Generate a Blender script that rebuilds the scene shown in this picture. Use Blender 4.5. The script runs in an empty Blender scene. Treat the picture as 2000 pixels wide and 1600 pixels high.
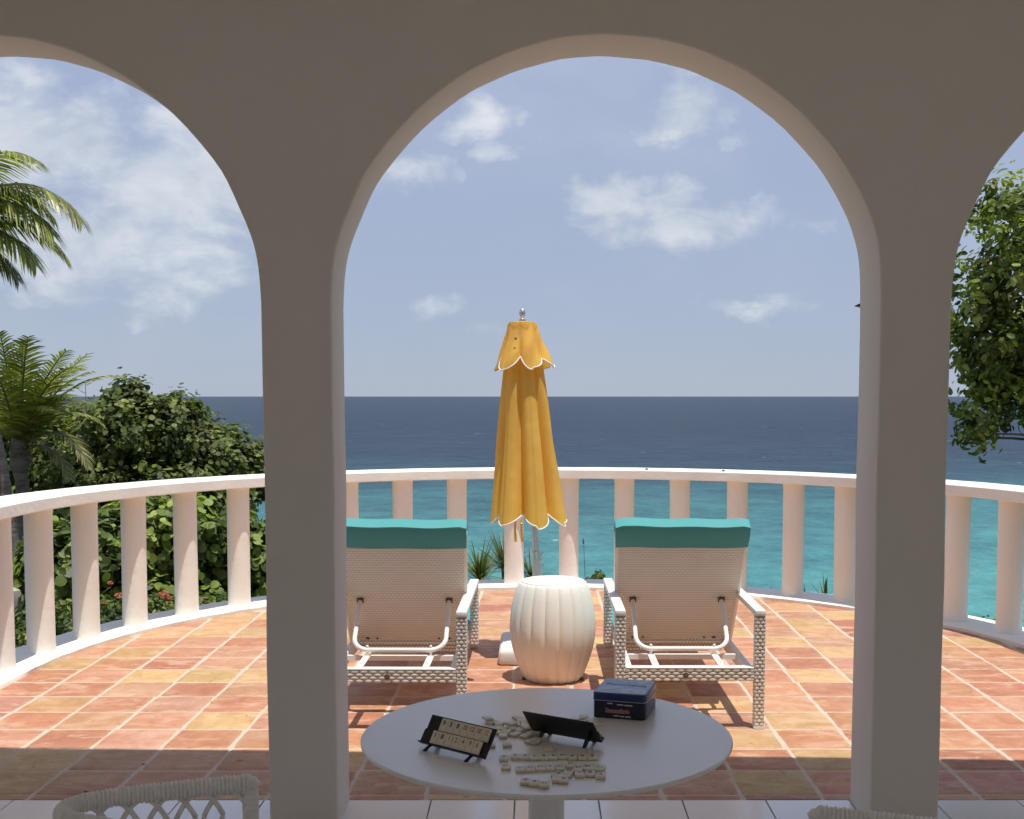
import bpy, bmesh, math, random
import numpy as np
from mathutils import Vector, Matrix, Quaternion

SC = bpy.context.scene
COL = SC.collection
R = math.radians
PI = math.pi
random.seed(7)
RNG = np.random.default_rng(7)

# ------------------------------------------------------------------ camera
H_CAM, F_PX, CX, HOR, PITCH = 1.55, 2300.0, 1045.0, 774.0, 0.0755
CY = HOR + F_PX * math.tan(PITCH)
cam = bpy.data.cameras.new('camera')
cam.sensor_width = 36.0
cam.lens = F_PX / 2000.0 * 36.0
cam.shift_x = (1000.0 - CX) / 2000.0
cam.shift_y = (CY - 800.0) / 2000.0
cam.clip_start, cam.clip_end = 0.05, 90000.0
cam_o = bpy.data.objects.new('camera', cam)
cam_o.location = (0, 0, H_CAM)
cam_o.rotation_euler = (PI / 2 - PITCH, 0, 0)
COL.objects.link(cam_o)
SC.camera = cam_o

# ------------------------------------------------------------------ light
SUN_DIR = Vector((0.135, -0.155, 0.97)).normalized()
SUN_STRENGTH, SKY_STRENGTH = 2.25, 0.085
sun = bpy.data.lights.new('sun', 'SUN')
sun.energy, sun.angle, sun.color = SUN_STRENGTH, R(0.53), (1.0, 0.955, 0.88)
sun_o = bpy.data.objects.new('sun', sun)
sun_o.rotation_euler = SUN_DIR.to_track_quat('Z', 'Y').to_euler()
sun_o.location = (0, 0, 30)
COL.objects.link(sun_o)
SC.view_settings.view_transform = 'Standard'
SC.view_settings.look = 'None'
SC.view_settings.gamma = 1.0
SC.view_settings.use_curve_mapping = False
SC.view_settings.exposure = 1.05
SC.render.engine = 'CYCLES'
SC.cycles.use_denoising = True
SC.cycles.max_bounces = 10
SC.cycles.diffuse_bounces = 6
SC.cycles.transparent_max_bounces = 8
SC.cycles.caustics_reflective = False
SC.cycles.caustics_refractive = False
SC.cycles.sample_clamp_indirect = 6.0

def ray(x, y):
    a, b = (x - CX) / F_PX, -(y - CY) / F_PX
    return Vector((a, math.cos(PITCH) + b * math.sin(PITCH), -math.sin(PITCH) + b * math.cos(PITCH)))
def gz(x, y, z=0.0):
    r = ray(x, y); t = (z - H_CAM) / r.z
    return Vector((0, 0, H_CAM)) + r * t
def gy(x, y, Y):
    r = ray(x, y); t = Y / r.y
    return Vector((0, 0, H_CAM)) + r * t

class NT:
    """tiny node-tree helper"""
    def __init__(s, tree):
        s.t = tree; s.t.nodes.clear()
    def n(s, typ, props=None, **ins):
        nd = s.t.nodes.new(typ)
        for k, v in (props or {}).items(): setattr(nd, k, v)
        for k, v in ins.items():
            key = int(k[1:]) if k[0] == '_' and k[1:].isdigit() else k.replace('_', ' ')
            sk = nd.inputs[key]
            if hasattr(v, 'is_output'): s.t.links.new(v, sk)
            else: sk.default_value = v
        return nd
    def math(s, op, a, b=0.0, c=0.0, clamp=False):
        return s.n('ShaderNodeMath', dict(operation=op, use_clamp=clamp), _0=a, _1=b, _2=c).outputs[0]
    def vmath(s, op, a, b=(0, 0, 0)):
        nd = s.n('ShaderNodeVectorMath', dict(operation=op), _0=a, _1=b)
        return nd.outputs['Value'] if op in ('LENGTH', 'DOT_PRODUCT', 'DISTANCE') else nd.outputs['Vector']
    def mix(s, fac, a, b, blend='MIX'):
        nd = s.t.nodes.new('ShaderNodeMix'); nd.data_type = 'RGBA'; nd.blend_type = blend
        for sk, v in ((nd.inputs[0], fac), (nd.inputs[6], a), (nd.inputs[7], b)):
            if hasattr(v, 'is_output'): s.t.links.new(v, sk)
            else: sk.default_value = v if not isinstance(v, tuple) or len(v) == 4 else (*v, 1)
        return nd.outputs[2]
    def ramp(s, fac, stops, interp='LINEAR'):
        nd = s.t.nodes.new('ShaderNodeValToRGB'); cr = nd.color_ramp; cr.interpolation = interp
        while len(cr.elements) < len(stops): cr.elements.new(0.5)
        for e, (p, c) in zip(cr.elements, stops):
            e.position = p; e.color = (*c, 1) if isinstance(c, tuple) else (c, c, c, 1)
        s.t.links.new(fac, nd.inputs[0]); return nd.outputs[0]
    def noise(s, vec, scale, detail=3.0, rough=0.55, dist=0.0):
        nd = s.n('ShaderNodeTexNoise', None, Scale=scale, Detail=detail, Roughness=rough, Distortion=dist)
        if vec is not None: s.t.links.new(vec, nd.inputs['Vector'])
        return nd.outputs[0]
    def mapr(s, v, a, b, c=0.0, d=1.0, smooth=False):
        nd = s.n('ShaderNodeMapRange', dict(interpolation_type='SMOOTHSTEP' if smooth else 'LINEAR', clamp=True), _0=v, _1=a, _2=b, _3=c, _4=d)
        return nd.outputs[0]

# ------------------------------------------------------------------ world: sky with soft trade-wind clouds
world = bpy.data.worlds.new('World'); SC.world = world; world.use_nodes = True
W = NT(world.node_tree)
sky = W.n('ShaderNodeTexSky', dict(sky_type='NISHITA', sun_disc=False, sun_elevation=math.asin(SUN_DIR.z),
          sun_rotation=math.atan2(SUN_DIR.x, SUN_DIR.y), altitude=20.0, air_density=1.0, dust_density=0.1, ozone_density=1.0))
dirv = W.n('ShaderNodeTexCoord').outputs['Generated']
CLOUDS = [  # pixel centre, half extents in pixels, weight
    (1320, 420, 300, 80, 1.05), (1180, 385, 140, 66, 1.3), (1330, 215, 180, 95, 1.2), (930, 210, 130, 60, .8), (985, 285, 80, 40, .55),
    (800, 330, 150, 60, .85), (870, 590, 130, 45, .42), (330, 370, 270, 130, 1.2), (90, 290, 240, 120, 1.25), (300, 235, 120, 70, .7),
    (180, 480, 340, 130, 1.05), (330, 560, 220, 60, .6), (30, 190, 110, 70, .8), (960, 640, 110, 40, .36), (1480, 590, 170, 40, .30), (1610, 440, 80, 50, .30)]
wn = W.n('ShaderNodeTexNoise', None, Vector=dirv, Scale=11.0, Detail=4.0, Roughness=.6).outputs['Color']
dirw = W.vmath('ADD', dirv, W.vmath('MULTIPLY', W.vmath('SUBTRACT', wn, (.5, .5, .5)), (.16, .08, .09)))
fld = None
for (px, py, rx, ry, w) in CLOUDS:
    c = ray(px, py).normalized()
    sx, sy = F_PX / rx, F_PX / ry
    d = W.vmath('MULTIPLY', W.vmath('SUBTRACT', dirw, tuple(c)), (sx, sx * .5, sy))
    m = W.math('MULTIPLY', W.math('SUBTRACT', 1.0, W.vmath('LENGTH', d), clamp=True), w)
    fld = m if fld is None else W.math('SMOOTH_MAX', fld, m, 0.1)
sep = W.n('ShaderNodeSeparateXYZ', None, Vector=dirv).outputs
elev = W.math('MAXIMUM', sep[2], 0.0)
flat = W.n('ShaderNodeCombineXYZ', None, X=W.math('DIVIDE', sep[0], W.math('ADD', elev, .18)), Y=W.math('DIVIDE', sep[1], W.math('ADD', elev, .18)), Z=0.0).outputs[0]
gen = W.mapr(W.noise(flat, 0.85, 3.0, 0.5), .52, .75, 0, .75, True)                       # same kind of cloud over the rest of the sky
away = W.mapr(sep[1], .55, .8, 1.0, .12)
fld = W.math('MAXIMUM', fld, W.math('MULTIPLY', gen, away))
wv = W.vmath('MULTIPLY', dirv, (1.0, 1.0, 1.9))
puff = W.noise(wv, 13.0, 8.0, 0.60, 0.35)
puff2 = W.noise(wv, 3.1, 4.0, 0.5)
den = W.math('ADD', fld, W.math('MULTIPLY', W.math('SUBTRACT', puff, .5), 1.7))
den = W.mapr(W.math('MULTIPLY', den, W.mapr(fld, 0.0, .2, 0, 1)), .10, 1.0, 0, 0.85, True)
veil = W.math('MULTIPLY', W.mapr(puff2, .38, .72, 0, .16, True), W.mapr(sep[2], .02, .2, .5, 1.0))
den = W.math('MAXIMUM', den, veil)
skc = W.n('ShaderNodeVectorMath', dict(operation='SCALE'), _0=sky.outputs[0], Scale=SKY_STRENGTH).outputs[0]
haze_c = W.mix(W.mapr(sep[2], 0.0, .30), (.176, .210, .276), (.176, .210, .304))
skc = W.mix(.94, skc, haze_c)
cl_col = W.mix(W.mapr(puff, .35, .7), (.262, .290, .335), (.385, .40, .425))
fin = W.mix(den, skc, cl_col)
bg = W.n('ShaderNodeBackground', None, Color=fin, Strength=1.0)
wo = W.n('ShaderNodeOutputWorld'); W.t.links.new(bg.outputs[0], wo.inputs[0])

# ------------------------------------------------------------------ materials
MATS = {}
def mat(name, build):
    m = bpy.data.materials.new(name); m.use_nodes = True
    N = NT(m.node_tree)
    out = N.n('ShaderNodeOutputMaterial')
    sh = build(N)
    N.t.links.new(sh, out.inputs['Surface'])
    MATS[name] = m
    return m
def pbsdf(N, **k):
    return N.n('ShaderNodeBsdfPrincipled', None, **k).outputs[0]
def bump(N, h, strength=.3, dist=.01):
    return N.n('ShaderNodeBump', None, Strength=strength, Distance=dist, Height=h).outputs[0]
def objc(N): return N.n('ShaderNodeTexCoord').outputs['Object']
def wpos(N): return N.n('ShaderNodeNewGeometry').outputs['Position']

def plain(name, col, rough=.5, metal=0.0, var=.06, vscale=8.0, bstr=0.0, bscale=60.0, spec=.5, coat=0.0):
    def b(N):
        v = objc(N)
        n = N.noise(v, vscale, 4.0, .6)
        c = N.mix(n, tuple(x * (1 - var) for x in col), tuple(min(1, x * (1 + var)) for x in col))
        k = dict(Coat_Weight=coat, Coat_Roughness=.22, Base_Color=c, Roughness=N.mapr(n, .3, .7, rough * .9, min(1, rough * 1.12)), Metallic=metal, Specular_IOR_Level=spec)
        if bstr: k['Normal'] = bump(N, N.noise(v, bscale, 4.0, .6), bstr, .004)
        return pbsdf(N, **k)
    return mat(name, b)

def plaster(name, ca, cb, b1=.35, stain=(.5, .45, .38)):
    def b(N):
        v = wpos(N)
        n1 = N.noise(v, 1.7, 5.0, .6)
        n2 = N.noise(v, 22.0, 5.0, .62)
        n3 = N.noise(v, 160.0, 2.0, .6)
        c = N.mix(N.mapr(n1, .3, .7), ca, cb)
        spots = N.mapr(N.noise(v, 6.0, 6.0, .75), .68, .82, 0, .35)
        c = N.mix(spots, c, stain)
        h = N.math('ADD', N.math('MULTIPLY', N.noise(v, 5.0, 3.0, .5), 1.6), N.math('ADD', n2, N.math('MULTIPLY', n3, .28)))
        return pbsdf(N, Base_Color=c, Roughness=.82, Normal=bump(N, h, b1, .006), Specular_IOR_Level=.3)
    return mat(name, b)
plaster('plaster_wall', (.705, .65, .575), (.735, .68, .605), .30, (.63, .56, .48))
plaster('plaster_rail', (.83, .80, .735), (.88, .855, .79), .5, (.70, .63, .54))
plain('ceiling_paint', (.86, .835, .78), .85)
plain('roof_concrete', (.55, .53, .5), .9, bstr=.3)

def b_terra(N):
    v = objc(N)
    a = N.n('ShaderNodeAttribute', dict(attribute_name='tint')).outputs
    off = N.vmath('MULTIPLY', a['Color'], (37.0, 53.0, 91.0))
    vv = N.vmath('ADD', v, off)
    big = N.noise(vv, 8.0, 6.0, .65, .8)
    fine = N.noise(vv, 60.0, 5.0, .7)
    streak = N.noise(N.vmath('MULTIPLY', vv, (3.2, 6.5, 6.0)), 1.35, 6.0, .62, .7)
    c = N.mix(N.mapr(big, .34, .66, 0, .9), a['Color'], N.mix(1.0, a['Color'], (.78, .62, .50), 'MULTIPLY'))
    c = N.mix(N.mapr(streak, .53, .63, 0, .62), c, (.61, .405, .285))           # worn pale scuffs
    c = N.mix(N.mapr(N.noise(vv, 12.0, 6.0, .72, .6), .56, .66, 0, .6), c, (.50, .225, .115))
    c = N.mix(N.mapr(N.noise(vv, 6.0, 5.0, .7, .5), .57, .70, 0, .55), c, (.56, .32, .13))
    c = N.mix(N.mapr(fine, .58, .76, 0, .6), c, (.27, .13, .08))
    edge = N.vmath('ABSOLUTE', v)
    es = N.n('ShaderNodeSeparateXYZ', None, Vector=edge).outputs
    ed = N.math('MAXIMUM', es[0], es[1])
    c = N.mix(N.math('MULTIPLY', N.mapr(ed, .125, .148), N.mapr(N.noise(vv, 26.0, 4.0, .7), .42, .62, 0, .65)), c, (.62, .41, .26))
    spots = N.mapr(N.noise(vv, 20.0, 3.0, .6), .68, .74, 0, .7)
    c = N.mix(spots, c, (.17, .10, .07))
    h = N.math('ADD', N.math('MULTIPLY', big, 1.4), N.math('ADD', streak, N.math('MULTIPLY', fine, .35)))
    return pbsdf(N, Base_Color=c, Roughness=N.mapr(streak, .35, .65, .45, .72), Normal=bump(N, h, .8, .008), Specular_IOR_Level=.4)
mat('terracotta', b_terra)
def b_grout(N):
    v = wpos(N)
    n = N.noise(v, 14.0, 6.0, .7); n2 = N.noise(v, 3.0, 4.0, .6)
    c = N.mix(N.mapr(n, .3, .7), (.55, .41, .31), (.64, .52, .42))
    c = N.mix(N.mapr(N.noise(v, 7.0, 5.0, .75), .60, .72, 0, .8), c, (.22, .14, .10))
    return pbsdf(N, Base_Color=N.mix(N.mapr(n2, .5, .8, 0, .5), c, (.5, .33, .24)), Roughness=.9, Normal=bump(N, N.noise(v, 60.0, 4.0, .6), .5, .004))
mat('grout_cream', b_grout)
plain('grout_grey', (.16, .15, .145), .9)
def b_wt(N):
    v = wpos(N)
    n = N.noise(v, 2.6, 4.0, .6)
    c = N.mix(n, (.82, .795, .75), (.87, .845, .80))
    c = N.mix(N.mapr(N.noise(v, 19.0, 5.0, .7), .66, .78, 0, .25), c, (.5, .48, .45))
    return pbsdf(N, Base_Color=c, Roughness=.30, Coat_Weight=.9, Coat_Roughness=.12, Normal=bump(N, N.noise(v, 9.0, 2.0, .5), .06, .003))
mat('white_tile', b_wt)

def b_sea(N):
    p = wpos(N)
    s = N.n('ShaderNodeSeparateXYZ', None, Vector=p).outputs
    bx = N.noise(N.vmath('MULTIPLY', p, (.006, .010, 0.0)), 1.0, 4.0, .6)
    lg = N.math('ADD', N.math('LOGARITHM', N.math('MAXIMUM', s[1], 20.0), 10.0), N.math('MULTIPLY', N.math('SUBTRACT', bx, .5), .40))
    t = N.mapr(lg, 1.95, 3.45)
    c = N.ramp(t, [(0.0, (.105, .355, .335)), (.13, (.085, .285, .285)), (.22, (.054, .185, .195)), (.29, (.036, .102, .128)), (.37, (.024, .055, .085)), (.55, (.019, .039, .066)), (1.0, (.022, .044, .070))])
    w1 = N.noise(N.vmath('MULTIPLY', p, (.16, .14, 0.0)), 1.0, 7.0, .66, .5)
    w2 = N.noise(N.vmath('MULTIPLY', p, (.035, .03, 0.0)), 1.0, 6.0, .64, .4)
    w3 = N.noise(N.vmath('MULTIPLY', p, (.6, .5, 0.0)), 1.0, 5.0, .66)
    h = N.math('ADD', N.math('MULTIPLY', w1, 1.1), N.math('ADD', N.math('MULTIPLY', w2, 2.6), N.math('MULTIPLY', w3, .4)))
    mod = N.math('ADD', N.math('MULTIPLY', N.math('SUBTRACT', w1, .5), 1.1), N.math('ADD', N.math('MULTIPLY', N.math('SUBTRACT', w2, .5), .9), N.math('MULTIPLY', N.math('SUBTRACT', w3, .5), .8)))
    c = N.mix(N.mapr(mod, -.30, .25, .95, 0), c, N.mix(1.0, c, (.40, .47, .55), 'MULTIPLY'))
    fo = N.mapr(N.noise(N.vmath('MULTIPLY', p, (.085, .055, 0.0)), 1.0, 3.0, .6, .2), .685, .73)
    fo = N.math('MULTIPLY', fo, N.mapr(N.noise(N.vmath('MULTIPLY', p, (.55, .35, 0.0)), 1.0, 4.0, .65), .47, .60))
    c = N.mix(N.math('MULTIPLY', fo, .85), c, (.70, .74, .76))
    return pbsdf(N, Base_Color=c, Roughness=.36, Specular_IOR_Level=.16, IOR=1.33, Normal=bump(N, h, 1.0, 1.5))
mat('sea_water', b_sea)
def b_ground(N):
    v = wpos(N)
    n = N.noise(v, 1.2, 6.0, .7); n2 = N.noise(v, 14.0, 5.0, .7)
    c = N.mix(N.mapr(n, .35, .65), (.10, .085, .055), (.05, .062, .025))
    c = N.mix(N.mapr(n2, .5, .7, 0, .6), c, (.16, .13, .09))
    return pbsdf(N, Base_Color=c, Roughness=.95, Normal=bump(N, n2, .8, .05))
mat('soil', b_ground)

def foliage(name, rough=.42, trans=.30, spec=.45):
    def b(N):
        a = N.n('ShaderNodeAttribute', dict(attribute_name='tint')).outputs['Color']
        n = N.noise(objc(N), 9.0, 3.0, .6)
        c = N.mix(N.mapr(n, .3, .7, 0, .5), a, N.mix(1.0, a, (.62, .70, .55), 'MULTIPLY'))
        p = pbsdf(N, Base_Color=c, Roughness=rough, Specular_IOR_Level=spec)
        tr = N.n('ShaderNodeBsdfTranslucent', None, Color=N.mix(1.0, c, (1.5, 1.6, .6), 'MULTIPLY')).outputs[0]
        return N.n('ShaderNodeMixShader', None, _0=trans, _1=p, _2=tr).outputs[0]
    return mat(name, b)
foliage('leaf_glossy', .50, .30, .32)
foliage('leaf_soft', .5, .36, .35)
foliage('palm_leaf', .40, .28, .5)
foliage('petal', .6, .3, .2)
def b_bark(N):
    v = objc(N)
    n = N.noise(N.vmath('MULTIPLY', v, (6.0, 6.0, 26.0)), 1.0, 5.0, .65)
    c = N.mix(N.mapr(n, .3, .7), (.085, .068, .055), (.25, .21, .175))
    return pbsdf(N, Base_Color=c, Roughness=.9, Normal=bump(N, n, .7, .02))
mat('bark', b_bark)

plain('resin_white', (.80, .785, .75), .45, var=.03, bstr=.12, bscale=120.0)
plain('wicker_white', (.83, .805, .755), .50, var=.05, bstr=.25, bscale=140.0)
plain('wicker_gap_shade_mid', (.66, .61, .53), .75)  # backrest backing, shade between the white strands put into its colour
plain('wicker_gap_shade', (.37, .325, .275), .8)  # leg and rail cores, coloured dark to stand for shade in weave gaps
plain('paint_white_metal', (.82, .815, .80), .32, var=.02)
plain('rust_bracket', (.16, .09, .06), .7, var=.3)
plain('teal_fabric', (.085, .345, .355), .8, var=.07, vscale=14.0, bstr=.3, bscale=300.0)
plain('teal_under', (.03, .255, .235), .85, var=.10, vscale=14.0, bstr=.3, bscale=300.0)
def b_yel(N):
    v = objc(N)
    n = N.noise(v, 5.0, 5.0, .6); w = N.noise(v, 420.0, 1.0, .5)
    c = N.mix(N.mapr(n, .3, .7), (.88, .575, .125), (.93, .65, .17))
    p = pbsdf(N, Base_Color=c, Roughness=.85, Normal=bump(N, N.math('ADD', N.math('MULTIPLY', N.noise(v, 14.0, 3.0, .5), 3.0), w), .30, .006), Specular_IOR_Level=.2)
    tr = N.n('ShaderNodeBsdfTranslucent', None, Color=(.95, .58, .06, 1)).outputs[0]
    return N.n('ShaderNodeMixShader', None, _0=.42, _1=p, _2=tr).outputs[0]
mat('yellow_canvas', b_yel)
plain('piping_white', (.80, .79, .77), .7)
plain('brass', (.75, .55, .25), .3, 1.0)
plain('aluminium', (.62, .63, .65), .33, 1.0, var=.04)
plain('pole_white', (.70, .71, .72), .4)
plain('concrete_base', (.70, .68, .65), .8, var=.1, bstr=.4, bscale=30.0)
plain('drum_resin', (.82, .80, .73), .55, var=.025, vscale=3.0, bstr=.12, bscale=90.0)
plain('table_lacquer', (.82, .795, .75), .42, var=.02, vscale=3.0, bstr=.03, bscale=200.0, coat=.8)
plain('game_cream', (.72, .66, .50), .38, var=.04)
plain('ink_black', (.012, .012, .014), .5)
plain('ink_red', (.42, .02, .02), .5)
plain('ink_orange', (.55, .17, .04), .5)
plain('ink_blue_grey', (.22, .23, .26), .5)
plain('rack_black', (.010, .010, .012), .42)
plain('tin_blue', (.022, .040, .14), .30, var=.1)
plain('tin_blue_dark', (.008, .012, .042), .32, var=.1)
def b_lid(N):
    v = objc(N)
    n = N.noise(N.vmath('MULTIPLY', v, (9.0, 22.0, 1.0)), 1.0, 3.0, .5, 1.0)
    c = N.mix(N.mapr(n, .38, .62), (.08, .15, .44), (.20, .31, .60))
    return pbsdf(N, Base_Color=c, Roughness=.24)
mat('tin_lid', b_lid)
plain('tin_print_pale', (.38, .43, .50), .3)
plain('print_white', (.75, .75, .75), .45)
plain('print_red', (.55, .03, .04), .45)
plain('print_navy', (.012, .018, .06), .4)
plain('black_metal', (.02, .02, .022), .45)
plain('rock_pale', (.45, .42, .38), .9, var=.15, bstr=.5, bscale=20.0)

# ------------------------------------------------------------------ mesh helpers
class MB:
    def __init__(s): s.v = []; s.f = []
    def add(s, vs, fs):
        o = len(s.v); s.v += [tuple(v) for v in vs]; s.f += [tuple(i + o for i in f) for f in fs]; return s
    def box(s, x0, x1, y0, y1, z0, z1):
        return s.add([(x0, y0, z0), (x1, y0, z0), (x1, y1, z0), (x0, y1, z0), (x0, y0, z1), (x1, y0, z1), (x1, y1, z1), (x0, y1, z1)],
                     [(0, 3, 2, 1), (4, 5, 6, 7), (0, 1, 5, 4), (1, 2, 6, 5), (2, 3, 7, 6), (3, 0, 4, 7)])
    def bar(s, a, b, w, h, up=(0, 0, 1)):
        """box of section w x h from a to b"""
        a, b = Vector(a), Vector(b); d = (b - a).normalized()
        sx = d.cross(Vector(up)); sx = sx.normalized() if sx.length > 1e-5 else Vector((1, 0, 0))
        sz = sx.cross(d).normalized()
        vs = []
        for p in (a, b):
            for (i, j) in ((-1, -1), (1, -1), (1, 1), (-1, 1)): vs.append(p + sx * (w / 2 * i) + sz * (h / 2 * j))
        return s.add(vs, [(0, 1, 2, 3), (7, 6, 5, 4), (0, 4, 5, 1), (1, 5, 6, 2), (2, 6, 7, 3), (3, 7, 4, 0)])
    def tube(s, pts, r, seg=10, cap=True):
        pts = [Vector(p) for p in pts]; n = len(pts)
        rr = r if hasattr(r, '__len__') else [r] * n
        up = Vector((0, 0, 1)); prev = None; vs = []; fs = []
        for i, p in enumerate(pts):
            d = (pts[min(i + 1, n - 1)] - pts[max(i - 1, 0)]).normalized()
            if prev is None:
                a = d.cross(up) if abs(d.z) < .95 else d.cross(Vector((0, 1, 0)))
            else:
                a = prev - d * prev.dot(d)
            a.normalize(); prev = a; b = d.cross(a)
            for k in range(seg):
                t = 2 * PI * k / seg
                vs.append(p + (a * math.cos(t) + b * math.sin(t)) * rr[i])
        for i in range(n - 1):
            for k in range(seg):
                k2 = (k + 1) % seg
                fs.append((i * seg + k, i * seg + k2, (i + 1) * seg + k2, (i + 1) * seg + k))
        if cap:
            fs.append(tuple(range(seg - 1, -1, -1))); fs.append(tuple((n - 1) * seg + k for k in range(seg)))
        return s.add(vs, fs)
    def lathe(s, prof, seg=32, c=(0, 0), rf=None, cap=True):
        vs = []; fs = []; n = len(prof)
        for i, (r, z) in enumerate(prof):
            for k in range(seg):
                t = 2 * PI * k / seg; q = r * (rf(t, i) if rf else 1.0)
                vs.append((c[0] + q * math.cos(t), c[1] + q * math.sin(t), z))
        for i in range(n - 1):
            for k in range(seg):
                k2 = (k + 1) % seg
                fs.append((i * seg + k, i * seg + k2, (i + 1) * seg + k2, (i + 1) * seg + k))
        if cap:
            fs.append(tuple(range(seg - 1, -1, -1))); fs.append(tuple((n - 1) * seg + k for k in range(seg)))
        return s.add(vs, fs)
    def prism(s, poly, x0, x1):
        """poly in (y,z), extruded along x"""
        n = len(poly)
        vs = [(x0, y, z) for y, z in poly] + [(x1, y, z) for y, z in poly]
        fs = [tuple(range(n - 1, -1, -1)), tuple(range(n, 2 * n))] + [(i, (i + 1) % n, n + (i + 1) % n, n + i) for i in range(n)]
        return s.add(vs, fs)
    def weave(s, o, U, V, nu, nv, depth, gap=.10):
        """basket weave of arched strands over the parallelogram o,U,V (outward = U x V)"""
        o, U, V = Vector(o), Vector(U), Vector(V); nn = U.cross(V).normalized()
        for j in range(nv):
            off = .5 if j % 2 else 0.0
            for i in range(nu + (1 if off else 0)):
                a, b = max(0, i - off), min(nu, i + 1 - off)
                if b - a < .2: continue
                full = b - a > .6
                vs = []
                for q in range(3):
                    for p in range(5):
                        lens = .42 + .58 * math.sin(PI * p / 4) if full else 1.0
                        vv = (j + .5 + (.5 - gap) * (q - 1) * lens) / nv
                        uu = (a + (b - a) * p / 4) / nu
                        hz = depth * (math.sin(PI * p / 4) ** .7) * (1.0 if q == 1 else .35) - .0004
                        vs.append(o + U * uu + V * vv + nn * hz)
                fs = [(q * 5 + p, q * 5 + p + 1, q * 5 + p + 6, q * 5 + p + 5) for q in range(2) for p in range(4)]
                s.add(vs, fs)
        return s
    def build(s, name, m, parent=None, smooth=None, bevel=0.0, seg=2, kind=None, label=None):
        me = bpy.data.meshes.new(name); me.from_pydata(s.v, [], s.f); me.update()
        return link(name, me, m, parent, smooth, bevel, seg, kind, label)
def link(name, me, m, parent=None, smooth=None, bevel=0.0, seg=2, kind=None, label=None):
    if m and not me.materials: me.materials.append(MATS[m])
    if bevel:
        bm = bmesh.new(); bm.from_mesh(me)
        bmesh.ops.remove_doubles(bm, verts=bm.verts, dist=1e-6)
        es = [e for e in bm.edges if len(e.link_faces) == 2 and e.calc_face_angle(0) > R(35)]
        bmesh.ops.bevel(bm, geom=es, offset=bevel, segments=seg, affect='EDGES', profile=.5, clamp_overlap=True)
        bm.to_mesh(me); bm.free()
        if smooth is None: smooth = 40
    if smooth:
        me.polygons.foreach_set('use_smooth', [True] * len(me.polygons))
        if smooth < 180: me.set_sharp_from_angle(angle=R(smooth))
    o = bpy.data.objects.new(name, me); COL.objects.link(o)
    if parent: o.parent = parent
    if kind: o['kind'] = kind
    if label: o['label'] = label
    return o
def thing(name, label, cat, loc=(0, 0, 0), rotz=0.0, group=None):
    o = bpy.data.objects.new(name, None); COL.objects.link(o)
    o.empty_display_size = .1
    o.location = loc; o.rotation_euler = (0, 0, rotz)
    return tag(o, label, cat, group)
def tag(o, label, cat, group=None):
    o['label'] = label; o['category'] = cat
    if group: o['group'] = group
    return o
def copy_tree(o, parent=None):
    c = o.copy(); COL.objects.link(c); c.parent = parent
    for ch in o.children: copy_tree(ch, c)
    return c
def set_tint(me, cols):
    a = me.color_attributes.new('tint', 'FLOAT_COLOR', 'POINT')
    a.data.foreach_set('color', np.asarray(cols, dtype=np.float32).ravel())
def hash_noise(x, y=0.0):
    return math.sin(x * 12.9898 + y * 78.233) * .5 + math.sin(x * 4.7 + y * 9.1 + 1.3) * .5

# ------------------------------------------------------------------ the setting: ground, sea
CT = Vector((0.14, 6.40)); R_IN = 2.97; R_OUT = 3.36; WALL_F, WALL_N = 4.43, 4.155
def plate_dist(x, y):
    d1 = math.hypot(x - CT.x, max(0, y - CT.y)) - 3.75
    def boxd(x0, x1, y0, y1): return math.hypot(max(x0 - x, 0, x - x1), max(y0 - y, 0, y - y1))
    return min(max(d1, 0), boxd(-60, -3.0, -20, 10.6), boxd(4.6, 60, -20, 9.2), boxd(-60, 60, -20, 6))
gx = np.concatenate([np.linspace(-60, -12, 13)[:-1], np.linspace(-12, 12, 97), np.linspace(12, 60, 13)[1:]])
gyv = np.concatenate([np.linspace(-20, 4, 9)[:-1], np.linspace(4, 24, 81), np.linspace(24, 40, 9)[1:]])
mb = MB()
for y in gyv:
    for x in gx:
        d = plate_dist(x, y)
        z = -.38 - 1.0 * d - .25 * max(0, d - 1) ** 1.3
        z += (.05 + .18 * min(1, d)) * (math.sin(x * 1.7 + y * .9) * .5 + math.sin(x * .6 - y * 2.1) * .5)
        mb.v.append((x, y, max(z, -17.5)))
nx = len(gx)
mb.f = [(j * nx + i, j * nx + i + 1, (j + 1) * nx + i + 1, (j + 1) * nx + i) for j in range(len(gyv) - 1) for i in range(nx - 1)]
mb.build('ground', 'soil', smooth=180, kind='structure')
mb = MB(); S = 60000
mb.add([(-S, -2000, -16), (S, -2000, -16), (S, S, -16), (-S, S, -16)], [(0, 1, 2, 3)])
mb.build('sea', 'sea_water', kind='structure')

# ------------------------------------------------------------------ terrace floor: mortar bed + terracotta tiles one by one
bed = MB()
ring = [(CT.x + 3.32, WALL_F), (CT.x + 3.32, CT.y)] + [(CT.x + 3.32 * math.cos(t), CT.y + 3.32 * math.sin(t)) for t in np.linspace(0, PI, 49)[1:-1]] + [(CT.x - 3.32, CT.y), (CT.x - 3.32, WALL_F)]
n = len(ring)
bed.add([(x, y, -.0028) for x, y in ring] + [(x, y, -.6) for x, y in ring], [tuple(range(n))] + [(i, n + i, n + (i + 1) % n, (i + 1) % n) for i in range(n)])
terrace = bed.build('terrace_floor', 'grout_cream', kind='structure')
PX, PY = .3072, .3020
ox, oy = gz(43.2, 1461).x, gz(300, 1462.2).y
TONES = [(.50, .24, .145), (.53, .27, .165), (.47, .212, .13), (.55, .305, .19), (.57, .365, .185), (.595, .42, .205), (.52, .28, .19), (.56, .335, .22)]
WTS = [4, 5, 3.2, 4, 3, 2.8, 3, 2.4]
rt = random.Random(12)
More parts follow.
